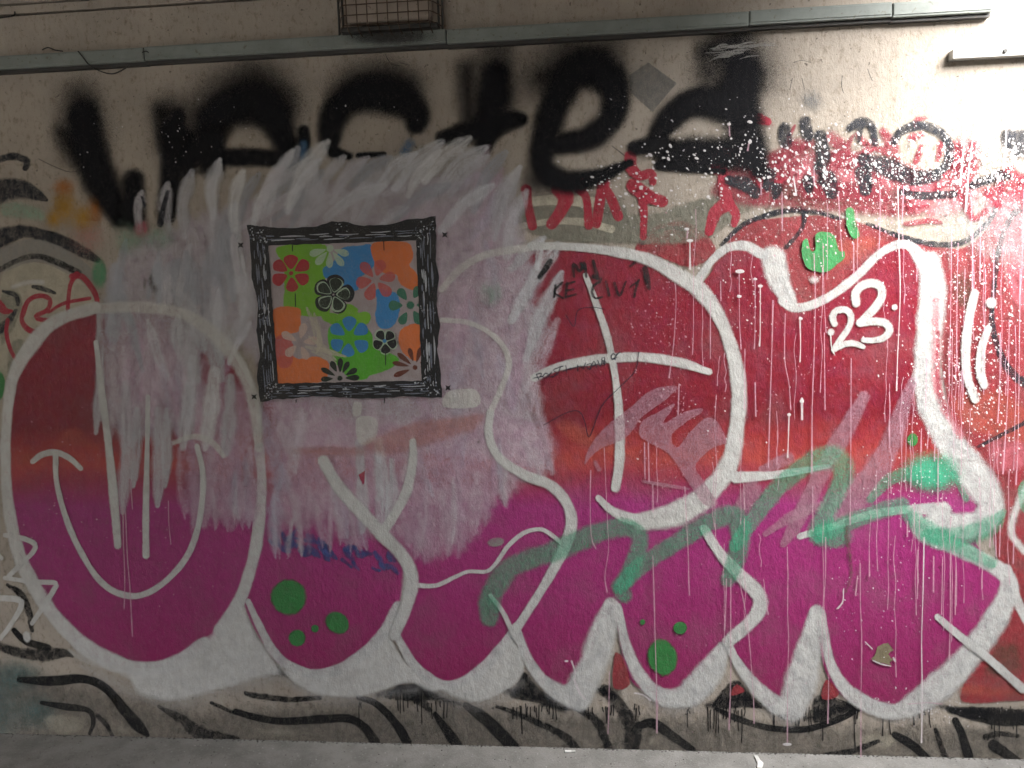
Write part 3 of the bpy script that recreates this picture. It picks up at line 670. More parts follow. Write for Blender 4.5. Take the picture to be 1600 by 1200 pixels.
# thick white under the lobes
for sp in ('130,1040,20 200,1078,36 265,1096,44 335,1084,40 400,1066,36 440,1056,24', '450,1064,20 500,1088,34 560,1092,40 610,1082,36 650,1078,24', '650,1062,20 700,1090,34 745,1100,40 790,1086,34 815,1066,20', '860,1085,30 905,1108,40', '1000,1086,24 1045,1108,36 1090,1100,36', '1200,1110,24 1236,1128,40', '1370,1118,30 1430,1116,44 1490,1080,40'):
    strokes('spray_halo', 'white_halo', B, [(x, y, w * 1.5) for x, y, w in parse(sp)])
W = 'white_thick'
fills('white_body', 'white_hazy', B, '378,900 386,935 405,985 430,1022 445,1055 400,1068 335,1088 268,1102 212,1090 190,1062 120,1036 90,1000 150,1028 205,1042 262,1034 312,1000 352,950', inset=15)
fills('white_body', 'white_hazy', B, '628,880 650,900 640,955 618,992 640,1032 690,1066 720,1064 680,1086 640,1072 600,1084 560,1094 500,1092 462,1074 438,1052 420,1012 450,1040 500,1048 545,1032 590,990 618,945', inset=11)
fills('white_body', 'white_hazy', B, '640,1030 695,1068 735,1052 772,1018 800,982 816,1010 824,1040 815,1066 786,1088 745,1102 705,1092 665,1066', inset=11)
for sp in ('388,940,12 404,975,15 430,1022,18 465,1046,19 500,1053,20 545,1038,22 594,996,24 622,948,22', '620,994,15 650,1042,18 695,1071,20 737,1057,20 777,1020,20 802,984,14', '806,978,14 820,1020,20 845,1060,24 875,1082,34 905,1092,48', '955,946,34 942,990,52 926,1040,58 905,1080,64', '966,948,14 976,1000,20 992,1042,24 1012,1072,28 1040,1090,36 1075,1085,52 1108,1052,52 1130,1014,30', '1136,1002,14 1155,1040,20 1185,1078,28 1216,1104,36',
           '1276,956,28 1265,1010,50 1252,1065,62 1238,1105,58', '1284,958,14 1296,1030,20 1320,1075,26 1358,1102,30 1400,1112,34 1440,1092,50 1490,1052,54 1530,1006,52 1558,964,46 1576,925,40 1572,900,34 1540,877,30 1490,854,30 1445,832,40 1430,806,26'):
    strokes('spray_halo', 'white_halo', B, fat(sp, 1.36)); strokes('white_outline', W, B, fat(sp, 1.08))
for sp in ('12,640,20 20,590,26 45,545,29 85,503,27 150,480,24', '405,700,22 409,760,20 402,840,25 391,890,24 374,938,24 344,985,28', '8,700,22 12,640,20', '8,700,22 12,780,22 25,850,27 45,900,28 75,950,28 110,990,32 150,1022,34 210,1044,30 270,1037,28 320,1005,26'):
    strokes('spray_halo', 'white_halo', B, fat(sp, 1.4)); strokes('white_outline', 'white_line', B, fat(sp, 1.06))
strokes('white_outline', 'white_hazy', B, '20,830,20 30,880,24 60,930,20')
for sp in ('1090,440,18 1110,410,16 1135,388,17 1165,384,19 1188,396,20', '1208,402,48 1218,440,44 1234,470,30', '1225,470,24 1240,480,20 1264,478,19 1300,461,17 1340,430,17 1375,396,17 1405,382,17 1425,387,20 1446,412,34',
           '1452,410,50 1458,450,52 1454,500,52 1450,550,54 1450,600,56 1462,650,54 1490,700,60 1524,745,64 1548,785,58 1536,815,54 1500,822,50 1460,815,40', '1250,838,13 1300,823,15 1360,804,16 1420,796,18 1475,796,30'):
    strokes('spray_halo', 'white_halo', B, fat(sp, 1.36)); strokes('white_outline', W, B, fat(sp, 1.08))
strokes('pink_stripe', 'rose', B, '1462,470,18 1462,540,24 1464,600,26 1478,640,24 1500,680,22')
strokes('pink_stripe', 'crimson_thin', B, '1466,520,12 1466,600,14 1480,645,12')

# ------------------------------------------------------------------ whitewash brushed over the middle
Wh = art('whitewash', 500, 880, 'grey white whitewash brushed over the middle of the wall with ragged feathered edges', 'whitewash')
fills('wash_coat', 'wash_base', Wh, '150,470 165,405 220,360 280,335 340,310 430,290 520,272 620,270 710,258 790,262 820,310 830,360 840,400 862,430 850,470 872,500 858,545 842,610 852,655 868,700 878,745 820,740 770,735 720,725 640,725 560,730 480,720 425,715 410,640 400,600 380,560 340,520 330,560 335,660 300,690 270,690 262,740 240,760 228,700 200,720 180,700 160,670 146,674 146,530', inset=26, jag=3)
fills('thin_coat', 'wash_thin', Wh, '398,585 440,600 560,640 700,640 780,640 860,660 870,730 780,790 600,800 420,800', '270,640 400,600 420,780 398,822 340,824 296,820 280,750', '420,760 560,740 700,740 780,750 870,720 800,770 765,830 720,870 660,884 600,850 540,856 500,830 450,840 420,830', inset=34, jag=4, grow=8)
fills('pink_tint', 'wash_pink', Wh, '640,320 800,310 850,420 850,620 860,730 760,780 620,790 430,790 420,640 640,640', '180,500 330,520 390,620 400,800 290,810 270,690 180,680', inset=50)
def dab(x0, y0, x1, y1, w, mat, bend=.08, tip=.42):
    mx, my = (x0 + x1) / 2 + (y1 - y0) * bend, (y0 + y1) / 2 - (x1 - x0) * bend
    return strokes('brush_stroke', mat, Wh, [(x0, y0, w * .55), (mx, my, w), (x1 + (mx - x1) * .4, y1 + (my - y1) * .4, w * .95), (x1, y1, w * tip)], jit=.12)
inside = [(170, 420, 300, 660), (330, 300, 390, 520), (420, 270, 800, 340), (700, 340, 840, 640), (420, 640, 760, 760), (250, 420, 380, 600)]
for k in range(95):
    a = rnd.choice(inside); x, y = rnd.uniform(a[0], a[2]), rnd.uniform(a[1], a[3])
    ang = math.radians(rnd.gauss(88, 12) if y > 340 else rnd.gauss(58, 14)); L = rnd.uniform(50, 130)
    dx, dy = math.cos(ang) * L / 2, -math.sin(ang) * L / 2
    mat = ('dab%d' % rnd.choice((1, 1, 2, 2, 4, 4, 0))) if y < 560 and x < 640 else 'mauve%d' % rnd.choice((0, 1, 2, 3))
    dab(x - dx, y - dy, x + dx, y + dy, rnd.uniform(18, 44), mat, rnd.uniform(-.06, .08))
# feathered upper edge: tip of each brush mark
for x1, y1, dx, dy, w, mm in ((222, 300, -4, 60, 26, 2), (262, 288, 2, 70, 30, 1), (300, 268, -12, 100, 34, 1), (343, 250, -10, 90, 32, 0), (380, 268, -14, 90, 34, 3), (405, 272, -30, 70, 26, 4), (420, 292, -24, 60, 26, 0), (457, 236, -40, 92, 34, 0), (440, 262, -34, 70, 26, 2), (512, 222, -62, 100, 36, 3),
                              (500, 250, -50, 80, 30, 0), (538, 245, -40, 60, 30, 1), (575, 246, -50, 50, 30, 2), (610, 246, -60, 44, 30, 4), (650, 240, -60, 56, 34, 0), (690, 222, -72, 72, 36, 0), (688, 236, -50, 70, 26, 3), (734, 216, -70, 66, 36, 3), (760, 230, -76, 66, 36, 0),
                              (762, 244, -60, 60, 30, 1), (790, 238, -50, 90, 34, 4), (812, 262, -40, 110, 36, 1), (822, 300, -30, 100, 36, 2), (770, 290, -80, 70, 34, 0), (700, 290, -80, 50, 34, 4), (600, 290, -90, 50, 34, 0), (540, 300, -70, 50, 34, 2)):
    dab(x1 + dx, y1 + dy, x1, y1, w, 'dab%d' % mm)
# marks down the left and bottom edges
for x0, y0, x1, y1, w, mm in ((155, 480, 150, 676, 22, 'dab1'), (176, 560, 172, 690, 26, 'mauve2'), (196, 600, 192, 800, 30, 'dab2'), (214, 640, 208, 760, 24, 'dab1'), (246, 640, 246, 790, 30, 'dab2'), (260, 640, 258, 760, 24, 'dab1'), (300, 560, 285, 700, 34, 'dab0'), (335, 580, 320, 700, 40, 'dab3'), (360, 590, 352, 710, 36, 'dab1'),
                              (330, 690, 318, 820, 40, 'mauve0'), (365, 690, 360, 826, 44, 'mauve1'), (300, 690, 292, 800, 26, 'mauve1'), (390, 700, 388, 820, 30, 'mauve0'), (430, 740, 436, 850, 26, 'mauve3'), (450, 750, 470, 832, 30, 'mauve0'), (480, 760, 510, 850, 30, 'mauve0'), (520, 770, 548, 866, 26, 'mauve3'), (545, 790, 560, 870, 20, 'mauve2'),
                              (660, 760, 664, 878, 40, 'mauve1'), (690, 770, 700, 866, 36, 'mauve0'), (720, 760, 716, 870, 34, 'mauve1'), (745, 740, 740, 836, 30, 'mauve0'), (780, 700, 790, 790, 40, 'mauve2'), (820, 690, 850, 752, 40, 'mauve2'), (640, 790, 650, 870, 36, 'mauve1'), (560, 690, 566, 830, 30, 'dab2'), (592, 690, 598, 830, 36, 'dab0'), (612, 720, 612, 810, 26, 'dab2')):
    dab(x0, y0, x1, y1, w, mm, .02)
for k in range(34):
    u = rnd.random(); x = 428 + u * 186; y = 838 + 44 * u + rnd.uniform(-12, 16); a_ = rnd.gauss(.6, .5); L = rnd.uniform(10, 26)
    strokes('brush_stroke', 'cobalt', Wh, [(x - L * math.cos(a_) / 2, y - L * math.sin(a_) / 2, rnd.uniform(6, 12)), (x, y + rnd.uniform(-3, 3), rnd.uniform(9, 17)), (x + L * math.cos(a_) / 2, y + L * math.sin(a_) / 2, rnd.uniform(4, 9))], jit=.2)
for k in range(46):
    x = rnd.uniform(286, 405) if k < 16 else rnd.uniform(425, 790); y1 = (826 if x < 410 else 862 - max(0, x - 690) * .85) + rnd.uniform(-22, 14); L = rnd.uniform(50, 110)
    dab(x - rnd.uniform(-8, 14), y1 - L, x, y1, rnd.uniform(12, 26), 'mauve%d' % rnd.choice((0, 1, 1, 2, 3)), rnd.uniform(-.05, .05), .3)
# right edge
for x0, y0, x1, y1, w, mm in ((800, 500, 872, 382, 34, 'dab0'), (822, 560, 878, 426, 34, 'dab1'), (815, 620, 872, 500, 36, 'mauve2'), (828, 640, 866, 520, 26, 'mauve0'), (820, 560, 842, 650, 40, 'mauve2'), (836, 620, 862, 740, 30, 'mauve0'), (800, 420, 850, 372, 30, 'dab1'), (840, 420, 848, 375, 22, 'dab0')):
    dab(x0, y0, x1, y1, w, mm, .03)
fills('cream_patch', 'white_ghost', Wh, '700,610 745,608 748,636 692,637', '551,628 566,628 565,650 550,651', '556,652 590,654 586,690 560,694', inset=5)
Sheet().spot(768, 458, 30, 34).build('green_tint', 'green_pale', Wh)
for a in ((205, 372, 46, 46), (250, 370, 36, 36)): Sheet().spot(*a).build('green_tint', 'green_pale', Wh)
s = Sheet(); s.spot(220, 357, 20, 18); s.build('pink_tint', 'rose', Wh)
fills('orange_tint', 'skin_pink', Wh, '560,690 640,655 700,645 760,640 750,675 680,700 600,720', '420,700 520,690 600,700 560,720 460,716', inset=14)
fills('red_gap', 'letter_fill', Wh, '559,742 571,734 570,756 566,758', inset=2, smooth=False)
for x, y in ((226, 445), (241, 452), (235, 438), (250, 318), (256, 335), (620, 488), (748, 690)): Sheet().spot(x, y, rnd.uniform(3, 9), rnd.uniform(8, 20)).build('dark_gap', 'brown_stain', Wh)
strokes('dark_gap', 'black_slate', Wh, '262,300,10 254,330,12 250,350,14', '222,308,6 226,322,5')

# outline strokes that show again over the whitewash
for sp in ('150,482,24 220,480,26 290,492,28 340,528,32 376,575,32 396,625,28 405,700,22', '690,452,15 720,420,18 760,398,18 830,386,18'):
    strokes('white_outline', 'white_ghost', B, sp)
for sp in ('830,384,15 900,386,17 960,393,20 1010,404,24 1052,426,30 1092,452,32 1122,492,27 1145,550,28 1155,610,30 1151,670,32 1140,724,36 1110,766,42 1060,800,46 1000,812,28 960,800,19 935,778,12',
           '766,645,15 764,680,17 780,715,19 820,742,20 860,758,21 885,785,22 893,815,24 886,845,24 870,880,21 850,915,19 825,955,17 803,988,17',
           '1150,746,26 1200,743,17 1250,736,14 1296,728,9', '1100,826,18 1128,868,22 1162,904,26 1188,935,30 1178,966,30 1138,1002,24'):
    strokes('spray_halo', 'white_halo', B, fat(sp, 1.4)); strokes('white_outline', 'white_line', B, fat(sp, 1.06))
strokes('white_outline', 'white_ghost', B, '690,500,11 735,505,12 775,528,13 795,562,14 786,600,14 768,640,15')
for sp in ('915,430,11 930,470,14 950,530,14 963,600,15 968,660,19 968,720,21 962,762,18', '835,590,17 870,574,17 930,562,19 1000,558,20 1060,566,19 1108,581,14', '505,720,24 530,762,26 570,806,26 600,838,28 630,870,26 644,905,26 634,950,26 616,992,24', '645,690,15 645,720,17 636,765,20 616,805,20 594,836,22',
           '646,914,9 680,915,9 710,902,8 732,893,8 760,893,8 775,880,8 795,852,9 820,832,9 845,827,9 862,836,9 876,848,8', '766,930,8 785,955,9 800,985,11 812,1004,12', '1465,964,14 1500,994,15 1540,1025,17 1598,1076,18'):
    strokes('spray_halo', 'white_halo', B, fat(sp, 1.36)); strokes('white_line', 'white_line', B, fat(sp, 1.06))
# overspray below the right lobe of the P
strokes('overspray', 'white_hazy', B, '1000,822,30 1060,812,36 1110,786,30')

# ------------------------------------------------------------------ smiling face in the round letter
F = art('smiley_face', 205, 935, 'cream line smiling face with two long eyes inside the round letter', 'drawing')
strokes('mouth', 'white_line', F, *wide(1.22, '87,712,10 88,750,10 100,800,10 120,850,11 150,900,11 180,925,11 215,931,11 250,915,11 285,880,11 305,840,11 315,790,11 317,740,10 308,697,9'))
strokes('cheek', 'white_line', F, *wide(1.22, '51,721,9 66,710,11 88,707,11 110,717,11 126,732,9'))
strokes('cheek', 'white_ghost', F, *wide(1.22, '272,692,9 300,682,11 330,690,11 349,712,9'))
strokes('eye', 'white_line', F, *wide(1.22, '150,535,9 160,620,12 170,700,14 178,780,16 184,852,14'))
strokes('eye', 'white_line', F, *wide(1.22, '231,620,8 230,700,9 228,800,12 228,868,13'))
for sp in ('192,795,3 193,850,2.4 195,905,2.4 194,951,2.6', '196,800,3 199,870,2.4 203,920,2.6 207,994,3.2', '263,783,2.6 264,820,2 267,850,2.4', '204,752,3 207,795,2'):
    strokes('drip', 'pink_drip', F, sp)
Z = art('white_zigzag', 45, 1000, 'white zigzag scrawl with a dot at the left edge below the face', 'graffiti')
strokes('zigzag_stroke', 'white_line', Z, *wide(1.22, '8,836,8 35,841,9 54,850,9 52,862,9 30,884,9 14,900,9', '-4,868,10 2,872,8', '8,903,8 50,909,9 86,911,9 84,922,9 66,950,9 50,974,8', '-6,934,10 28,937,11 33,948,10 14,980,9 0,998,8'))
Sheet().spot(42, 995, 8, 12, -.2).build('dot', 'white_line', Z)

# ------------------------------------------------------------------ lilac and teal scribbles across the letters
L_ = art('lilac_scribble', 1150, 850, 'faded translucent lilac scribble crossing the red letters', 'graffiti')
fills('scribble_stroke', 'lilac', L_, '1060,604 1036,603 1012,612 985,635 950,662 928,686 914,712 913,728 925,714 940,702 975,687 992,670 1000,656 1020,640 1045,622',
      '1002,658 1030,642 1056,628 1050,642 1038,660 1070,642 1098,637 1096,646 1070,662 1050,682 1058,698 1078,674 1102,652 1118,655 1130,672 1136,692 1112,702 1088,728 1100,750 1116,775 1124,788 1100,790 1076,757 1046,712 1012,692 998,680', inset=4)
for sp in ('930,722,8 936,733,10', '1350,620,26 1326,665,34 1296,715,38 1266,775,36 1240,825,28 1224,850,16', '1426,596,20 1410,640,32 1394,690,42 1366,740,56 1336,776,60 1305,800,44', '1196,834,12 1240,806,24 1282,790,18', '1005,752,7 1040,758,8 1076,764,5', '1176,765,40 1160,790,34', '1232,716,26 1205,728,24 1190,732,14'):
    strokes('scribble_stroke', 'lilac', L_, sp)
T_ = art('teal_scribble', 1120, 930, 'translucent teal green scribble looping across the lower letters', 'graffiti')
for sp in ('765,965,44 768,930,46 800,886,46 870,860,46 930,834,44 975,824,42 1000,840,36 990,880,38 972,920,40 976,930,36', '968,915,34 1010,878,38 1060,846,38 1110,815,40 1146,806,50 1158,838,44 1148,880,38 1138,905,34',
           '1150,850,34 1185,800,36 1222,756,40 1268,722,46 1305,716,52 1318,742,46 1296,792,44 1278,832,46', '1284,832,44 1320,818,40 1370,800,34 1410,788,34', '1360,780,20 1392,748,26 1430,738,30', '1490,740,14 1510,780,14'):
    strokes('scribble_stroke', 'teal', T_, sp)
strokes('scribble_stroke', 'teal', T_, '1420,805,34 1450,830,44 1490,850,36 1550,880,26')
strokes('scribble_stroke', 'teal', T_, '1568,800,14 1548,822,44 1500,838,44 1450,836,30')
Sheet().spot(1456, 738, 72, 50).build('dense_blob', 'teal_dense', T_)
s = Sheet(); s.spot(1300, 838, 44, 26); s.build('dense_blob', 'teal', T_)

# ------------------------------------------------------------------ spots and small tags
G = art('green_spot_cluster', 480, 1010, 'four round green spots on the magenta letter at left', 'paint spots')
for a in ((451, 933, 33, 33, 0), (527, 973, 23, 19, .6), (464, 997, 15.5, 15.5, 0), (492, 982, 7, 7, 0)): Sheet().spot(*a, n=28).build('spot', 'green_spot', G)
G = art('green_spot_cluster', 1040, 1060, 'large and small green spot on the magenta letter in the middle', 'paint spots')
for a in ((1035, 1027, 27, 34, -.2), (1063, 981, 12.5, 12, 0), (1004, 972, 5, 5, 0)): Sheet().spot(*a, n=28).build('spot', 'green_spot', G)
G = art('green_brush_mark', 1290, 430, 'wide bright green brush mark under the curled white outline', 'brush mark')
fills('mark', 'green_brush', G, '1252,394 1254,376 1262,372 1267,390 1273,390 1274,366 1286,361 1302,365 1308,378 1312,392 1320,392 1320,404 1308,414 1296,424 1280,426 1262,420 1255,408', inset=4, step=4)
Sheet().spot(1272, 437, 14, 11).build('white_dot', 'white_hazy', G)
G = art('small_green_mark', 1330, 370, 'small narrow green brush mark above the larger green one', 'brush mark')
strokes('mark', 'green_brush', G, '1328,330,16 1330,350,18 1336,366,18')
G = art('tiny_green_spot', 1425, 700, 'tiny bright green spot under white runs right of centre', 'paint spot')
Sheet().spot(1426, 687, 10, 12).build('spot', 'green_spot', G)
G = art('pale_green_spot', 776, 848, 'pale grey green fleck above the thin white curve', 'paint spot')
Sheet().spot(775, 847, 15, 8, -.15).build('spot', 'grey_thin', G)
N = art('number_tag', 1345, 550, 'white number 23 with dots on the red letter at right', 'number')
signs('digit', 'white_line', N, *wide(1.28, '1304,506,10 1301,494,11 1308,485,11 1322,484,11 1330,494,11 1327,510,11 1316,527,11 1304,544,10', '1303,546,9 1322,537,10 1336,537,10 1349,542,8'))
signs('digit', 'white_line', N, *wide(1.28, '1338,474,13 1337,458,14 1346,447,14 1362,442,14 1376,448,14 1378,462,15 1368,480,15 1344,504,13', '1344,505,12 1364,502,13 1384,505,13 1390,517,13 1380,528,12 1362,532,10 1349,531,9'))
for a in ((1398, 480, 6.5), (1298.5, 519, 7.5)): Sheet().spot(*a).build('dot', 'white_line', N)
strokes('drip', 'white_line', N, '1298,522,3 1299,540,3 1303,552,4')
N = art('white_initials', 1530, 630, 'two white upright strokes and a dot at the right edge', 'graffiti')
strokes('stroke', 'white_line', N, *wide(1.22, '1523,458,16 1514,500,15 1509,550,17 1512,590,16 1524,624,14'))
strokes('stroke', 'white_line', N, *wide(1.22, '1544,514,14 1534,545,15 1532,580,16 1538,602,13'))
Sheet().spot(1549, 473, 11.5).build('dot', 'white_line', N)
N = art('marker_note', 930, 470, 'black marker capitals written on the red letter beneath its white rim', 'writing')
signs('letter', 'black_marker', N, '843,433,10 852,420,12 860,408,10', '842,432,6 856,418,8')
signs('letter', 'black_marker', N, '897,432,5 896,412,6 906,424,6 913,410,6 916,432,5', '908,412,7 914,420,6')
signs('letter', 'black_marker', N, '927,408,6 933,430,6', '928,432,9 938,436,8')
signs('letter', 'black_marker', N, '868,446,5 866,464,4', '878,442,5 866,456,4 880,466,4')
signs('letter', 'black_marker', N, '886,442,5 884,464,5', '884,444,4 898,440,4', '884,454,4 896,452,4', '884,464,4 900,460,4')
signs('letter', 'black_marker', N, '938,440,5 928,446,5 925,457,5 930,466,5 941,464,4')
signs('letter', 'black_marker', N, '947,440,5 952,462,5')
signs('letter', 'black_marker', N, '960,442,5 968,462,5 978,440,4')
signs('letter', 'black_marker', N, '998,438,5 994,450,5 991,464,4', '985,448,4 996,440,4')
signs('letter', 'black_marker', N, '1008,420,11 1012,440,11 1014,450,8', '985,416,5 992,410,5')
N = art('pen_note', 900, 600, 'dark blue pen scribble of two words with a small heart on the white bar', 'writing')
for sp in ('833,591,2 848,588,2', '838,585,2 842,593,2', '838,585,2 846,583,2 844,589,2', '852,583,2 848,589,2 853,591,2 857,585,2 852,583,2', '862,581,2 857,588,2 864,588,2', '872,575,2 864,578,2 870,583,2 863,590,2', '872,574,2 880,572,2', '876,573,2 871,585,2', '880,580,2 892,575,2', '884,571,2 886,583,2', '890,577,2 905,572,2',
           '902,570,2 903,580,2', '907,571,2 911,577,2 915,567,2', '916,573,2 921,577,2 924,568,2 917,570,2', '922,578,2 928,564,2 932,574,2', '926,572,2 934,569,2', '934,563,2 938,573,2 941,564,2 945,571,2 944,558,2 940,562,2 947,566,2',
           '955,557,2 957,562,2 966,552,2 970,550,2', '955,557,2 958,552,2 962,555,2 968,550,2', '957,560,2 962,562,2', '955,555,2 956,562,2 964,558,2'):
    strokes('pen_stroke', 'pen', N, sp, jit=0)
N = art('heart_outline', 925, 685, 'large thin pen line heart drawn across the red letter', 'drawing')
strokes('heart_line', 'pen', N, '884,492,1.6 897,510,1.8 903,485,1.8 925,480,1.6 944,483,1.6', jit=0)
strokes('heart_line', 'pen', N, '998,550,1.8 992,580,1.8 965,608,1.8 940,635,1.8 921,682,1.8 914,660,1.8 905,643,1.8 885,645,1.6 850,664,1.6', jit=0)
N = art('peeled_patch', 1382, 1040, 'small heart shaped patch where magenta paint has peeled off', 'bare patch')
fills('patch', 'bare_patch', N, '1361,1029 1368,1022 1371,1011 1380,1006 1388,1004 1393,1010 1396,1016 1388,1021 1391,1028 1397,1031 1390,1035 1393,1041 1384,1037 1374,1036', inset=2, smooth=False, jag=1, step=4)
strokes('curled_edge', 'white_drip', N, '1364,1032,2.5 1378,1038,3 1392,1041,2', '1396,1028,4 1399,1033,5', '1352,1003,2.5 1363,1014,2.5')
N = art('peeled_scar', 1330, 920, 'dark vertical scar where paint has flaked on the right letter', 'bare patch')
strokes('scar', 'brown_stain', N, '1322,825,14 1328,870,16 1330,900,12 1322,925,8')

# ------------------------------------------------------------------ stencilled picture of a framed flower painting
S_ = art('framed_flower_stencil', 545, 628, 'stencilled ornate black picture frame around bright coloured flowers', 'stencil painting')
def bil(u, v, c=((420, 384), (650, 376), (657, 592), (434, 600))):
    (a, b), (c2, d), (e, f), (g2, h) = c
    return (a * (1 - u) * (1 - v) + c2 * u * (1 - v) + e * u * v + g2 * (1 - u) * v, b * (1 - u) * (1 - v) + d * u * (1 - v) + f * u * v + h * (1 - u) * v)
fills('canvas', 'st_canvas', S_, '418,382 652,374 660,595 432,603', inset=2, smooth=False)
def q(x, y): return 380 + x * 320 / 1239, 330 + y * 310 / 1200
def Q(spec): return [q(*[float(w) for w in tok.split(',')][:2]) for tok in spec.split()]
def patch(mat, *sp):
    for a in sp: Sheet().fill(Q(a), inset=6, step=3, grow=3, jag=.6).build('colour_patch', mat, S_)
patch('st_green', '205,228 300,205 420,205 500,215 510,300 490,420 480,500 520,600 470,630 350,625 340,590 255,580 255,480 250,330 220,270')
patch('st_green', '480,640 540,620 580,630 600,580 650,570 690,600 690,620 750,615 765,650 740,680 700,690 640,700 600,690 520,670')
patch('st_green2', '520,720 600,660 700,680 770,740 790,830 900,870 935,900 880,950 760,992 740,1012 660,1012 600,960 540,870')
patch('st_blue', '490,350 560,300 600,230 700,215 775,215 785,330 700,400 690,470 610,470 590,420 540,400 500,400')
patch('st_blue', '810,480 880,490 930,510 940,600 900,690 830,700 805,640 815,560')
patch('st_orange', '790,200 960,190 1010,215 1020,280 1000,330 1045,380 1045,470 960,440 930,380 860,370 800,310')
patch('st_orange', '190,600 330,590 340,640 330,720 260,740 200,760')
patch('st_orange', '210,900 280,880 340,900 440,885 510,920 500,1000 440,1030 215,1035')
patch('st_orange', '960,720 1060,690 1065,820 1050,900 980,860 950,800')
patch('st_coral', '195,780 270,760 300,840 280,930 220,930')
s = Sheet(); s.spot(*q(870, 790), 26, 24); s.build('black_haze', 'soot', S_)
def flower(name, mat, x, y, n, r0, r1, w, a0=0, centre=0, arc=None, cmat=None, sx=1, sy=1):
    x, y = q(x, y); k_ = 320 / 1239; fl = holder(name, S_)
    for k in range(n):
        a = a0 + (2 * math.pi * k / n if arc is None else arc * k / (n - 1))
        Sheet().petal(x, y, a + rnd.uniform(-.07, .07), r0 * k_ * rnd.uniform(.85, 1.15), r1 * k_ * rnd.uniform(.92, 1.06), w * k_ * rnd.uniform(.88, 1.08)).build('petal', mat, fl)
    if centre: Sheet().spot(x, y, centre * k_, n=12).build('flower_centre', mat, fl)
PI = math.pi
flower('flower', 'st_red', 290, 375, 6, 30, 120, 84, PI / 2, 17)
flower('flower', 'st_mint', 525, 225, 5, 30, 130, 50, .25, 28, PI - .5)
flower('flower', 'st_coral', 800, 415, 6, 24, 130, 70, -1.25)
flower('flower', 'st_black', 545, 505, 5, 8, 128, 104, -1.35)
flower('petal_lines', 'st_mint', 545, 505, 5, 16, 112, 84, -1.35)
flower('petal_cores', 'st_forest', 545, 505, 5, 24, 104, 70, -1.35)
flower('flower', 'st_blue', 640, 765, 6, 40, 124, 84, PI / 6)
flower('flower', 'st_teal', 1012, 568, 6, 44, 130, 60, PI / 3 - .05, 30)
flower('flower', 'st_pinkwhite', 340, 795, 5, 26, 118, 52, -2.6, 0, None)
strokes('brush_stroke', 'st_creamwash', S_, *[[(*q(a, b), 5), (*q((a + c) / 2 + 14, (b + d) / 2), 11), (*q(c, d), 4)] for a, b, c, d in ((385, 585, 430, 760), (430, 620, 450, 800), (400, 760, 560, 900), (380, 820, 620, 880), (420, 850, 560, 920), (460, 720, 440, 860))])
flower('flower', 'st_mint', 858, 790, 5, 6, 82, 68, -PI / 2 + .6)
flower('petal_cores', 'st_black', 858, 790, 5, 14, 76, 58, -PI / 2 + .6)
Sheet().spot(*q(855, 785), 4).build('flower_centre', 'st_blue', S_)
flower('flower', 'st_forest', 585, 1010, 7, 40, 125, 36, -PI, 20, PI)
flower('flower', 'st_maroon', 1040, 945, 7, 36, 135, 34, -PI - .35, 19, PI * 1.05)
for sp in ('850,180 852,235', '298,205 298,240', '315,500 316,575', '862,860 862,930', '855,1128 853,1160', '320,1140 320,1155'):
    strokes('drip', 'st_black', S_, [(*p_, 1.8) for p_ in Q(sp)])
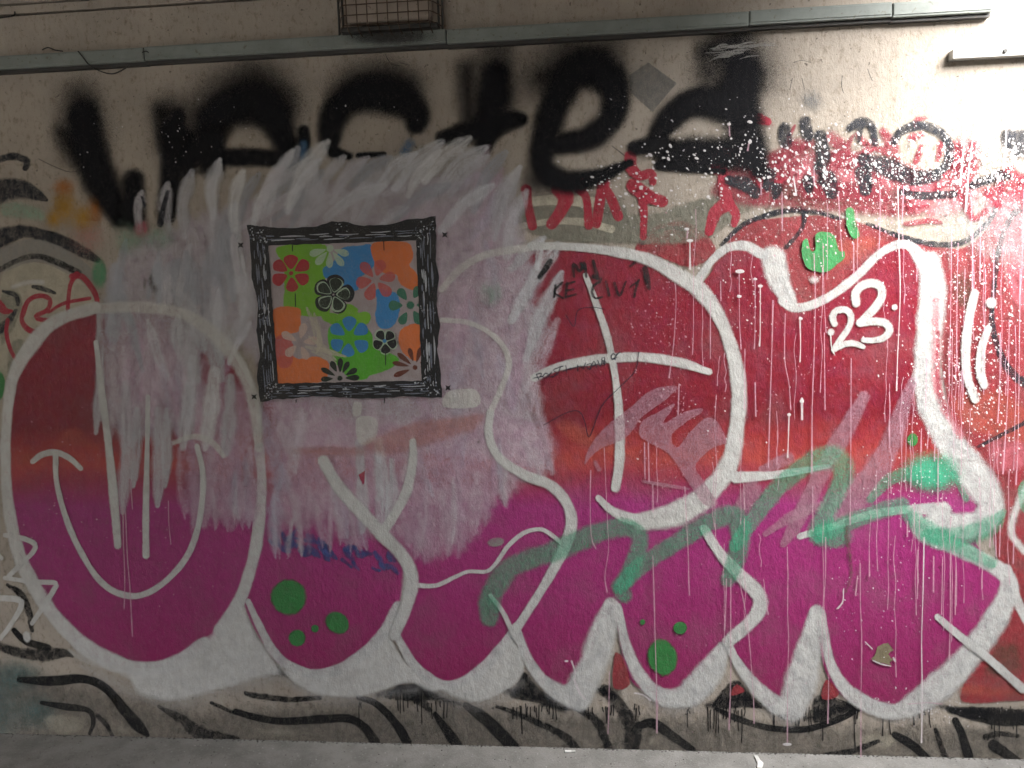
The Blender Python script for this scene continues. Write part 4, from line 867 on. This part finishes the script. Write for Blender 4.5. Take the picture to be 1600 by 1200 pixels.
# the frame: four wavy black bars with pale moulding lines and knobs
def wavy(pts, amp):
    out = []
    for (a, b), (c, d) in zip(pts, pts[1:]):
        n = max(2, int(math.hypot(c - a, d - b) / 7))
        for k in range(n):
            t = k / n; out.append((a + (c - a) * t + rnd.uniform(-amp, amp), b + (d - b) * t + rnd.uniform(-amp, amp)))
    return out + [pts[-1]]
OC = Q('20,80 1165,28 1205,1130 105,1155'); IC = Q('152,210 1045,178 1080,1025 212,1040')
bows = (Q('270,105 440,90 540,62 640,66 700,85 860,85 990,52 1080,45'), Q('1168,150 1165,300 1185,400 1170,560 1190,690 1175,830 1195,960'), Q('1000,1120 880,1128 720,1135 640,1130 420,1120 300,1135 180,1140'), Q('80,1000 100,880 80,720 90,560 50,400 45,300 40,180'))
for k, (nm) in enumerate(('frame_top', 'frame_right', 'frame_bottom', 'frame_left')):
    o1, o2, i1, i2 = OC[k], OC[(k + 1) % 4], IC[k], IC[(k + 1) % 4]
    loop = wavy([o1] + bows[k] + [o2], .9) + wavy([i2, i1], .6)
    Sheet().fill(loop, inset=1.2, step=4, smooth=False).build('frame_bar', 'st_black', S_)
    s = Sheet(); s2 = Sheet()
    for row, (f0, mat) in enumerate(((.30, 0), (.44, 1), (.58, 1), (.70, 0), (.80, 1))):
        if k == 0 and row < 2: continue
        u = rnd.uniform(.02, .06)
        while u < .95:
            L = rnd.uniform(.04, .17); v = f0 + rnd.uniform(-.03, .03)
            def at(u, v): return tuple(o1[j] * (1 - u) * (1 - v) + o2[j] * u * (1 - v) + i2[j] * u * v + i1[j] * (1 - u) * v for j in (0, 1))
            a, b = at(u, v), at(min(.97, u + L), v + rnd.uniform(-.02, .02))
            (s if rnd.random() < .62 else s2).stroke([(*a, 1.6), ((a[0] + b[0]) / 2 + rnd.uniform(-1, 1), (a[1] + b[1]) / 2 + rnd.uniform(-1, 1), rnd.uniform(1.6, 5.2 if k in (1, 3) else 3.4)), (*b, 1.4)], jit=.2, step=3)
            u += L + rnd.uniform(.02, .09)
    for cu_, n in ((.02, 16), (.5, 12), (.98, 16)):
        for j in range(n):
            a = at(min(.99, max(.01, cu_ + rnd.uniform(-.045, .045))), rnd.uniform(.12, .9)); (s2 if j % 3 else s).spot(a[0], a[1], rnd.uniform(.8, 2.6), rnd.uniform(.8, 2.4), rnd.uniform(0, 3), n=8)
    s.build('moulding_shade', 'st_grey', S_, kind='stuff'); s2.build('moulding_highlight', 'st_white', S_, kind='stuff')
for x, y in ((376, 383), (695, 367), (700, 606), (397, 620)):
    s = Sheet()
    s = Sheet(); s.fill([(x + (7.2 if k % 2 else 2.6) * math.cos(k * PI / 4), y + (6.8 if k % 2 else 2.6) * math.sin(k * PI / 4)) for k in range(8)], inset=1, step=2); s.build('corner_mark', 'st_black', S_)

# ------------------------------------------------------------------ splashed white paint with its runs
X = art('white_paint_splash', 1400, 340, 'splashed white paint drops and long thin runs over the right half', 'paint splash')
def drops(cl, mat, h0):
    s = Sheet()
    for (x, y, sx, sy, n, r0, r1, slant) in cl:
        for k in range(n):
            a, b = rnd.gauss(x, sx), rnd.gauss(y, sy)
            if b < 150: continue
            rr = (r0 + (r1 - r0) * rnd.random() ** 2.8) * .86; el = rnd.uniform(1.0, 1.9)
            s.spot(a, b, rr * el, rr, slant + rnd.gauss(0, .3), n=7, raised=min(.0006, rr * .00016), h=h0 + rnd.uniform(0, .0006))
    return s
HB = LAYER[0] + .0003
d1 = drops([(1480, 300, 110, 90, 1500, .28, .95, 1.3), (1300, 280, 90, 50, 500, .28, .9, 1.3), (1560, 480, 40, 120, 500, .28, .9, 1.3), (1420, 260, 110, 40, 900, .4, 1.5, 1.2), (1550, 280, 40, 50, 420, .4, 1.6, 1.4), (1550, 400, 40, 70, 260, .4, 1.6, 1.2), (1530, 560, 50, 70, 200, .4, 1.5, 1.2), (1300, 420, 130, 90, 160, .4, 1.3, 1.2), (1390, 255, 110, 30, 560, .7, 3.0, 1.2), (1540, 255, 45, 22, 420, .7, 2.9, 1.5), (1250, 270, 60, 40, 200, .8, 3.0, .9), (1110, 245, 60, 28, 110, .8, 3.4, .6), (965, 290, 28, 26, 70, .8, 3.2, .35), (1020, 320, 50, 30, 80, .6, 2.2, .4), (1300, 330, 150, 40, 260, .6, 1.8, 1.3),
            (1490, 560, 36, 70, 220, .6, 2.2, 1.3), (1550, 500, 40, 90, 260, .6, 2.2, .6), (1540, 640, 40, 60, 160, .6, 2.0, 1.0), (1390, 480, 140, 120, 180, .5, 1.6, 1.2), (1440, 755, 46, 30, 170, .5, 1.3, 1.2), (1180, 440, 40, 60, 90, .5, 1.6, .8), (1440, 640, 20, 30, 60, .5, 1.6, 1.2), (1380, 900, 50, 40, 50, .5, 1.5, 1),
            (1345, 960, 60, 60, 40, .5, 1.3, 1), (1440, 1110, 40, 14, 130, .5, 1.5, 1.2), (1120, 640, 60, 60, 60, .5, 1.5, .8)], 'splash', HB).build('drops', 'splash', X, kind='stuff')
drops([(1060, 500, 14, 70, 190, .4, 1.3, 1.4), (1015, 520, 22, 70, 70, .7, 2.2, .9), (1035, 730, 24, 34, 110, .4, 1.3, 1.3), (1052, 640, 18, 20, 70, .6, 1.8, .8), (1350, 360, 100, 30, 160, .7, 2.2, 1.2), (1500, 400, 60, 60, 160, .7, 2.2, 1), (120, 640, 40, 30, 40, .5, 1.5, .4), (110, 800, 70, 30, 40, .5, 1.8, .2), (300, 840, 50, 40, 50, .5, 1.4, .5),
       (1250, 560, 60, 60, 90, .5, 1.5, 1), (1120, 960, 60, 60, 40, .5, 1.6, .8), (1000, 560, 40, 80, 40, .6, 2.2, .8)], 'splash_pink', HB).build('drops', 'splash_pink', X, kind='stuff')
drops([(320, 180, 50, 40, 26, .5, 1.6, 1.2), (290, 220, 16, 30, 20, .5, 1.6, 1.0), (590, 160, 50, 25, 12, .6, 1.8, 1.4), (780, 110, 14, 20, 14, .6, 2.0, 1.3), (930, 140, 40, 30, 34, .5, 1.7, .6), (1150, 150, 30, 40, 12, .6, 1.8, .6), (150, 200, 30, 30, 10, .5, 1.5, 1)], 'splash', HB).build('drops', 'splash', X, kind='stuff')
runs = '''1055,444,1057,470,1054,520,1050,560,1046,590,3|1075,358,1073,372,3|1078,376,1078,420,4|1155,422,1155,500,1158,545,2.4|1180,434,1180,520,1178,545,2.6|1188,446,1187,520,1186,540,3.2|1126,440,1126,470,2.2|
1139,193,1140,212,3|1170,225,1169,235,3|1189,286,1190,304,3|1272,262,1273,290,3|1240,276,1244,305,3.4|1208,470,1206,560,1203,650,1201,730,3|1227,490,1227,560,1233,600,1235,640,2.4|1250,496,1251,540,1250,565,3.2|1272,396,1274,470,1272,560,1269,640,1269,740,3|1286,380,1287,470,1290,520,2|
1253,623,1254,655,5|1233,646,1232,700,1231,714,4|1310,300,1314,360,1316,400,2.4|1375,290,1376,340,1374,400,2.6|1403,290,1404,380,1406,460,1402,560,1402,610,3.2|1412,290,1410,350,2.6|1487,360,1486,460,1484,560,1482,600,2.6|1497,380,1496,480,1494,580,2.6|1520,360,1520,450,3|1532,340,1532,440,2.6|1553,390,1552,470,2.6|1563,520,1562,600,1560,660,3|1577,500,1574,620,1568,740,3|1594,420,1592,560,1590,700,1588,757,3|
1510,180,1505,240,1500,290,4|1600,300,1597,400,1594,460,3|1540,420,1538,520,1536,560,2.4|1508,420,1506,520,1504,640,2.4|1466,700,1465,790,2.4|1448,560,1447,640,2|1390,600,1390,700,2|1330,560,1330,700,1328,820,2.2|1288,520,1289,640,2|1222,300,1222,360,2.6|1334,380,1334,430,2.6|1434,385,1433,440,2.2|1585,800,1584,880,2.4|1270,760,1270,830,2.2|1164,545,1163,640,2|1110,470,1110,560,2|1525,190,1516,250,1508,330,4|1572,150,1572,220,1568,262,4|1440,670,1440,706,2.6|1452,666,1449,700,2.6|1461,690,1461,720,2.4|1361,805,1359,850,1358,900,2.6|1418,815,1417,838,3|
923,735,923,790,925,840,931,857,2.6|944,700,946,760,949,820,950,860,945,900,948,925,2.6|1007,692,1007,748,2.4|1013,692,1014,752,2.6|1020,757,1020,800,2.4|1070,760,1072,820,1075,870,1077,905,1078,930,2.8|1020,868,1022,940,1024,990,1026,1060,1027,1145,3|1061,600,1060,648,2.4|1180,598,1180,650,3|1162,756,1163,796,2.6|1135,905,1134,950,1132,985,3|1142,905,1142,980,1141,1060,1139,1140,3|1155,905,1165,960,1172,1010,1177,1090,1178,1130,2.8|1193,905,1200,960,2|
1230,855,1231,900,1231,960,1233,1000,1231,1060,1230,1100,1230,1160,2.8|1290,840,1290,900,1288,950,1293,1010,1295,1060,1294,1130,2.8|1344,880,1344,940,1346,1000,1346,1080,1345,1190,3|1318,920,1317,940,1310,950,3.4|1444,840,1443,920,1441,1000,1441,1080,1439,1160,3.4|1459,870,1458,925,2.8|1473,870,1472,960,2|1485,860,1484,960,1483,1030,2.8|1494,880,1492,960,2.6|1535,890,1535,920,2|1555,820,1556,870,2.6|1563,820,1562,870,2.6|1434,860,1434,935,2|
1340,900,1336,930,3|1420,1100,1450,1098,1472,1100,2|893,1033,899,1050,898,1062,904,1080,914,1092,3.4|897,1062,906,1084,4.4|992,1083,1005,1086,1016,1094,3.4|1028,1095,1027,1120,1027,1145,2.6|952,1050,951,1100,949,1146,2.6|'''
for k in range(58):
    x = rnd.uniform(1010, 1600) if k % 3 else rnd.uniform(1380, 1600); y = rnd.uniform(300, 860); L = rnd.uniform(40, 230); d_ = rnd.uniform(-3, 3); w = rnd.uniform(1.3, 2.3)
    runs += ','.join('%.1f,%.1f' % (x + d_ * q_ / 6 + rnd.uniform(-1.6, 1.6), y + L * q_ / 6) for q_ in range(7)) + ',%.2f|' % w
for rs in runs.replace('\n', '').split('|'):
    if not rs: continue
    v = [float(a) for a in rs.split(',')]; w = v[-1] * .92; pts = [(v[k], v[k + 1], w * (.75 if 0 < k < len(v) - 3 else 1)) for k in range(0, len(v) - 1, 2)]
    pts = [(x_ + (rnd.uniform(-1, 1) if 0 < k_ else 0), y_, w_ * rnd.uniform(.7, 1.15)) for k_, (x_, y_, w_) in enumerate(pts)]; pts[-1] = (pts[-1][0], pts[-1][1], w * 1.15)
    strokes('run', 'white_drip' if w > 2.9 else 'pink_drip', X, pts, jit=.1, step=6)
s = Sheet()
for x, y, a, b in ((1073, 358, 5, 3), (1078, 376, 6.5, 3), (1188, 447, 5, 3), (1180, 436, 4, 2.5), (1156, 424, 9, 4), (1155, 463, 5, 3), (1251, 498, 4, 3), (1253, 627, 4.5, 4), (1233, 648, 4, 3), (1018, 294, 4, 3), (1139, 194, 4, 3), (885, 1033, 4, 2), (1230, 1163, 9, 3)): s.spot(x, y, a * .85, b * .85, raised=.0005)
s.build('blob', 'splash', X, kind='stuff')

# soot, cracks and dirt
D = art('soot_stain', 610, 60, 'dark soot stain on the trunking under the caged lamp', 'stain')
s = Sheet()
def flat_spot(x, y, rx, ry, h):
    s.spot(x, y, rx, ry, n=24, h=h)
flat_spot(606, 56, 98, 22, RD + .0035); s.build('stain', 'soot', D)
K = art('plaster_cracks', 610, 110, 'hairline cracks in the bare plaster below the caged lamp', 'crack')
for sp in ('602,84,1.4 606,93,1.6 612,100,1.4 625,103,1.2', '625,98,1.2 640,102,1', '1316,118,1.2 1315,135,1.4 1318,145,1.2', '1356,108,1.4 1360,120,1.5 1363,126,1.3', '1253,122,1.4 1257,140,1.2', '1234,140,1.2 1238,122,1', '60,248,1 80,258,1.3 105,268,1.4 120,268,1', '956,228,1.6 972,240,2 976,244,1.2', '1240,98,1 1252,94,1 1268,98,1'):
    strokes('crack', 'black_marker', K, sp)
# ------------------------------------------------------------------ small things on the floor
m, t = new_mat('paper_white'); finish(t, bsdf(t, (.75, .74, .71), .7)); M_PAPER = m
m, t = new_mat('pale_chip'); finish(t, bsdf(t, (.5, .49, .46), .8)); M_CHIP = m
m, t = new_mat('dark_grit'); finish(t, bsdf(t, (.05, .045, .04), .9)); M_GRIT = m
c0 = PF(883, 1174, .004); c1 = PF(899, 1174, .004)
bt = empty('cigarette_butt', (c0 + c1) / 2 - Vector((0, 0, .004)), 'white cigarette butt lying on the floor against the wall', 'cigarette butt')
ax = (c1 - c0).normalized()
tube('paper_tube', [c0, c0 + (c1 - c0) * .62], .004, M_PAPER, bt); tube('filter', [c0 + (c1 - c0) * .63, c1], .0041, M_CHIP, bt)
def scrap(name, pts, label, cat):
    q0 = PF(*pts[0]); bm = bmesh.new(); vs_ = [bm.verts.new(PF(x, y, .004 + .006 * math.sin(k * 2.1) ** 2) - Vector((q0.x, q0.y, 0))) for k, (x, y) in enumerate(pts)]
    f = bm.faces.new(vs_); ret = bmesh.ops.extrude_face_region(bm, geom=[f])
    for v in ret['geom']:
        if isinstance(v, bmesh.types.BMVert): v.co.z += .0015
    bmesh.ops.triangulate(bm, faces=bm.faces[:]); me = bpy.data.meshes.new(name); bm.to_mesh(me); bm.free()
    o = link(name, me, M_PAPER); o.location = (q0.x, q0.y, 0); tag(o, label, cat)
scrap('paper_scrap', [(1178, 1180), (1184, 1181), (1188, 1188), (1193, 1193), (1191, 1200), (1183, 1200), (1184, 1193)], 'torn white paper scrap on the floor right of centre', 'paper scrap')
def grit(name, n, xr, yr, mat, r, label):
    bm = bmesh.new()
    for k in range(n):
        c = PF(rnd.uniform(*xr), rnd.uniform(*yr)); rr = rnd.uniform(*r)
        if c.y > -.004: continue
        mt = Matrix.Translation((c.x, c.y, rr * .35)) @ Matrix.Rotation(rnd.uniform(0, 6), 4, 'Z') @ Matrix.Diagonal((1, rnd.uniform(.5, 1), rnd.uniform(.35, .7), 1))
        bmesh.ops.create_icosphere(bm, subdivisions=1, radius=rr, matrix=mt)
    me = bpy.data.meshes.new(name); bm.to_mesh(me); bm.free()
    o = link(name, me, mat); tag(o, label, 'grit', None, 'stuff')
grit('paint_chips', 260, (250, 1640), (1158, 1215), M_CHIP, (.0008, .0026), 'scattered pale paint chips on the concrete floor')
grit('dark_grit', 420, (-20, 1640), (1150, 1215), M_GRIT, (.0006, .0024), 'scattered dark grit on the concrete floor')
# dirt gathered in the corner of wall and floor
bm = bmesh.new()
for k in range(1500):
    x = rnd.uniform(-2.3, 2.1); rr = rnd.uniform(.0005, .0016) * rnd.choice((.6, 1, 1.6))
    bmesh.ops.create_icosphere(bm, subdivisions=1, radius=rr, matrix=Matrix.Translation((x, -.001 - abs(rnd.gauss(0, .005)), rr * .3)) @ Matrix.Diagonal((1.6, 1, .6, 1)))
me = bpy.data.meshes.new('corner_dirt'); bm.to_mesh(me); bm.free()
tag(link('corner_dirt', me, M_GRIT), 'line of dirt gathered where the wall meets the floor', 'dirt', None, 'stuff')
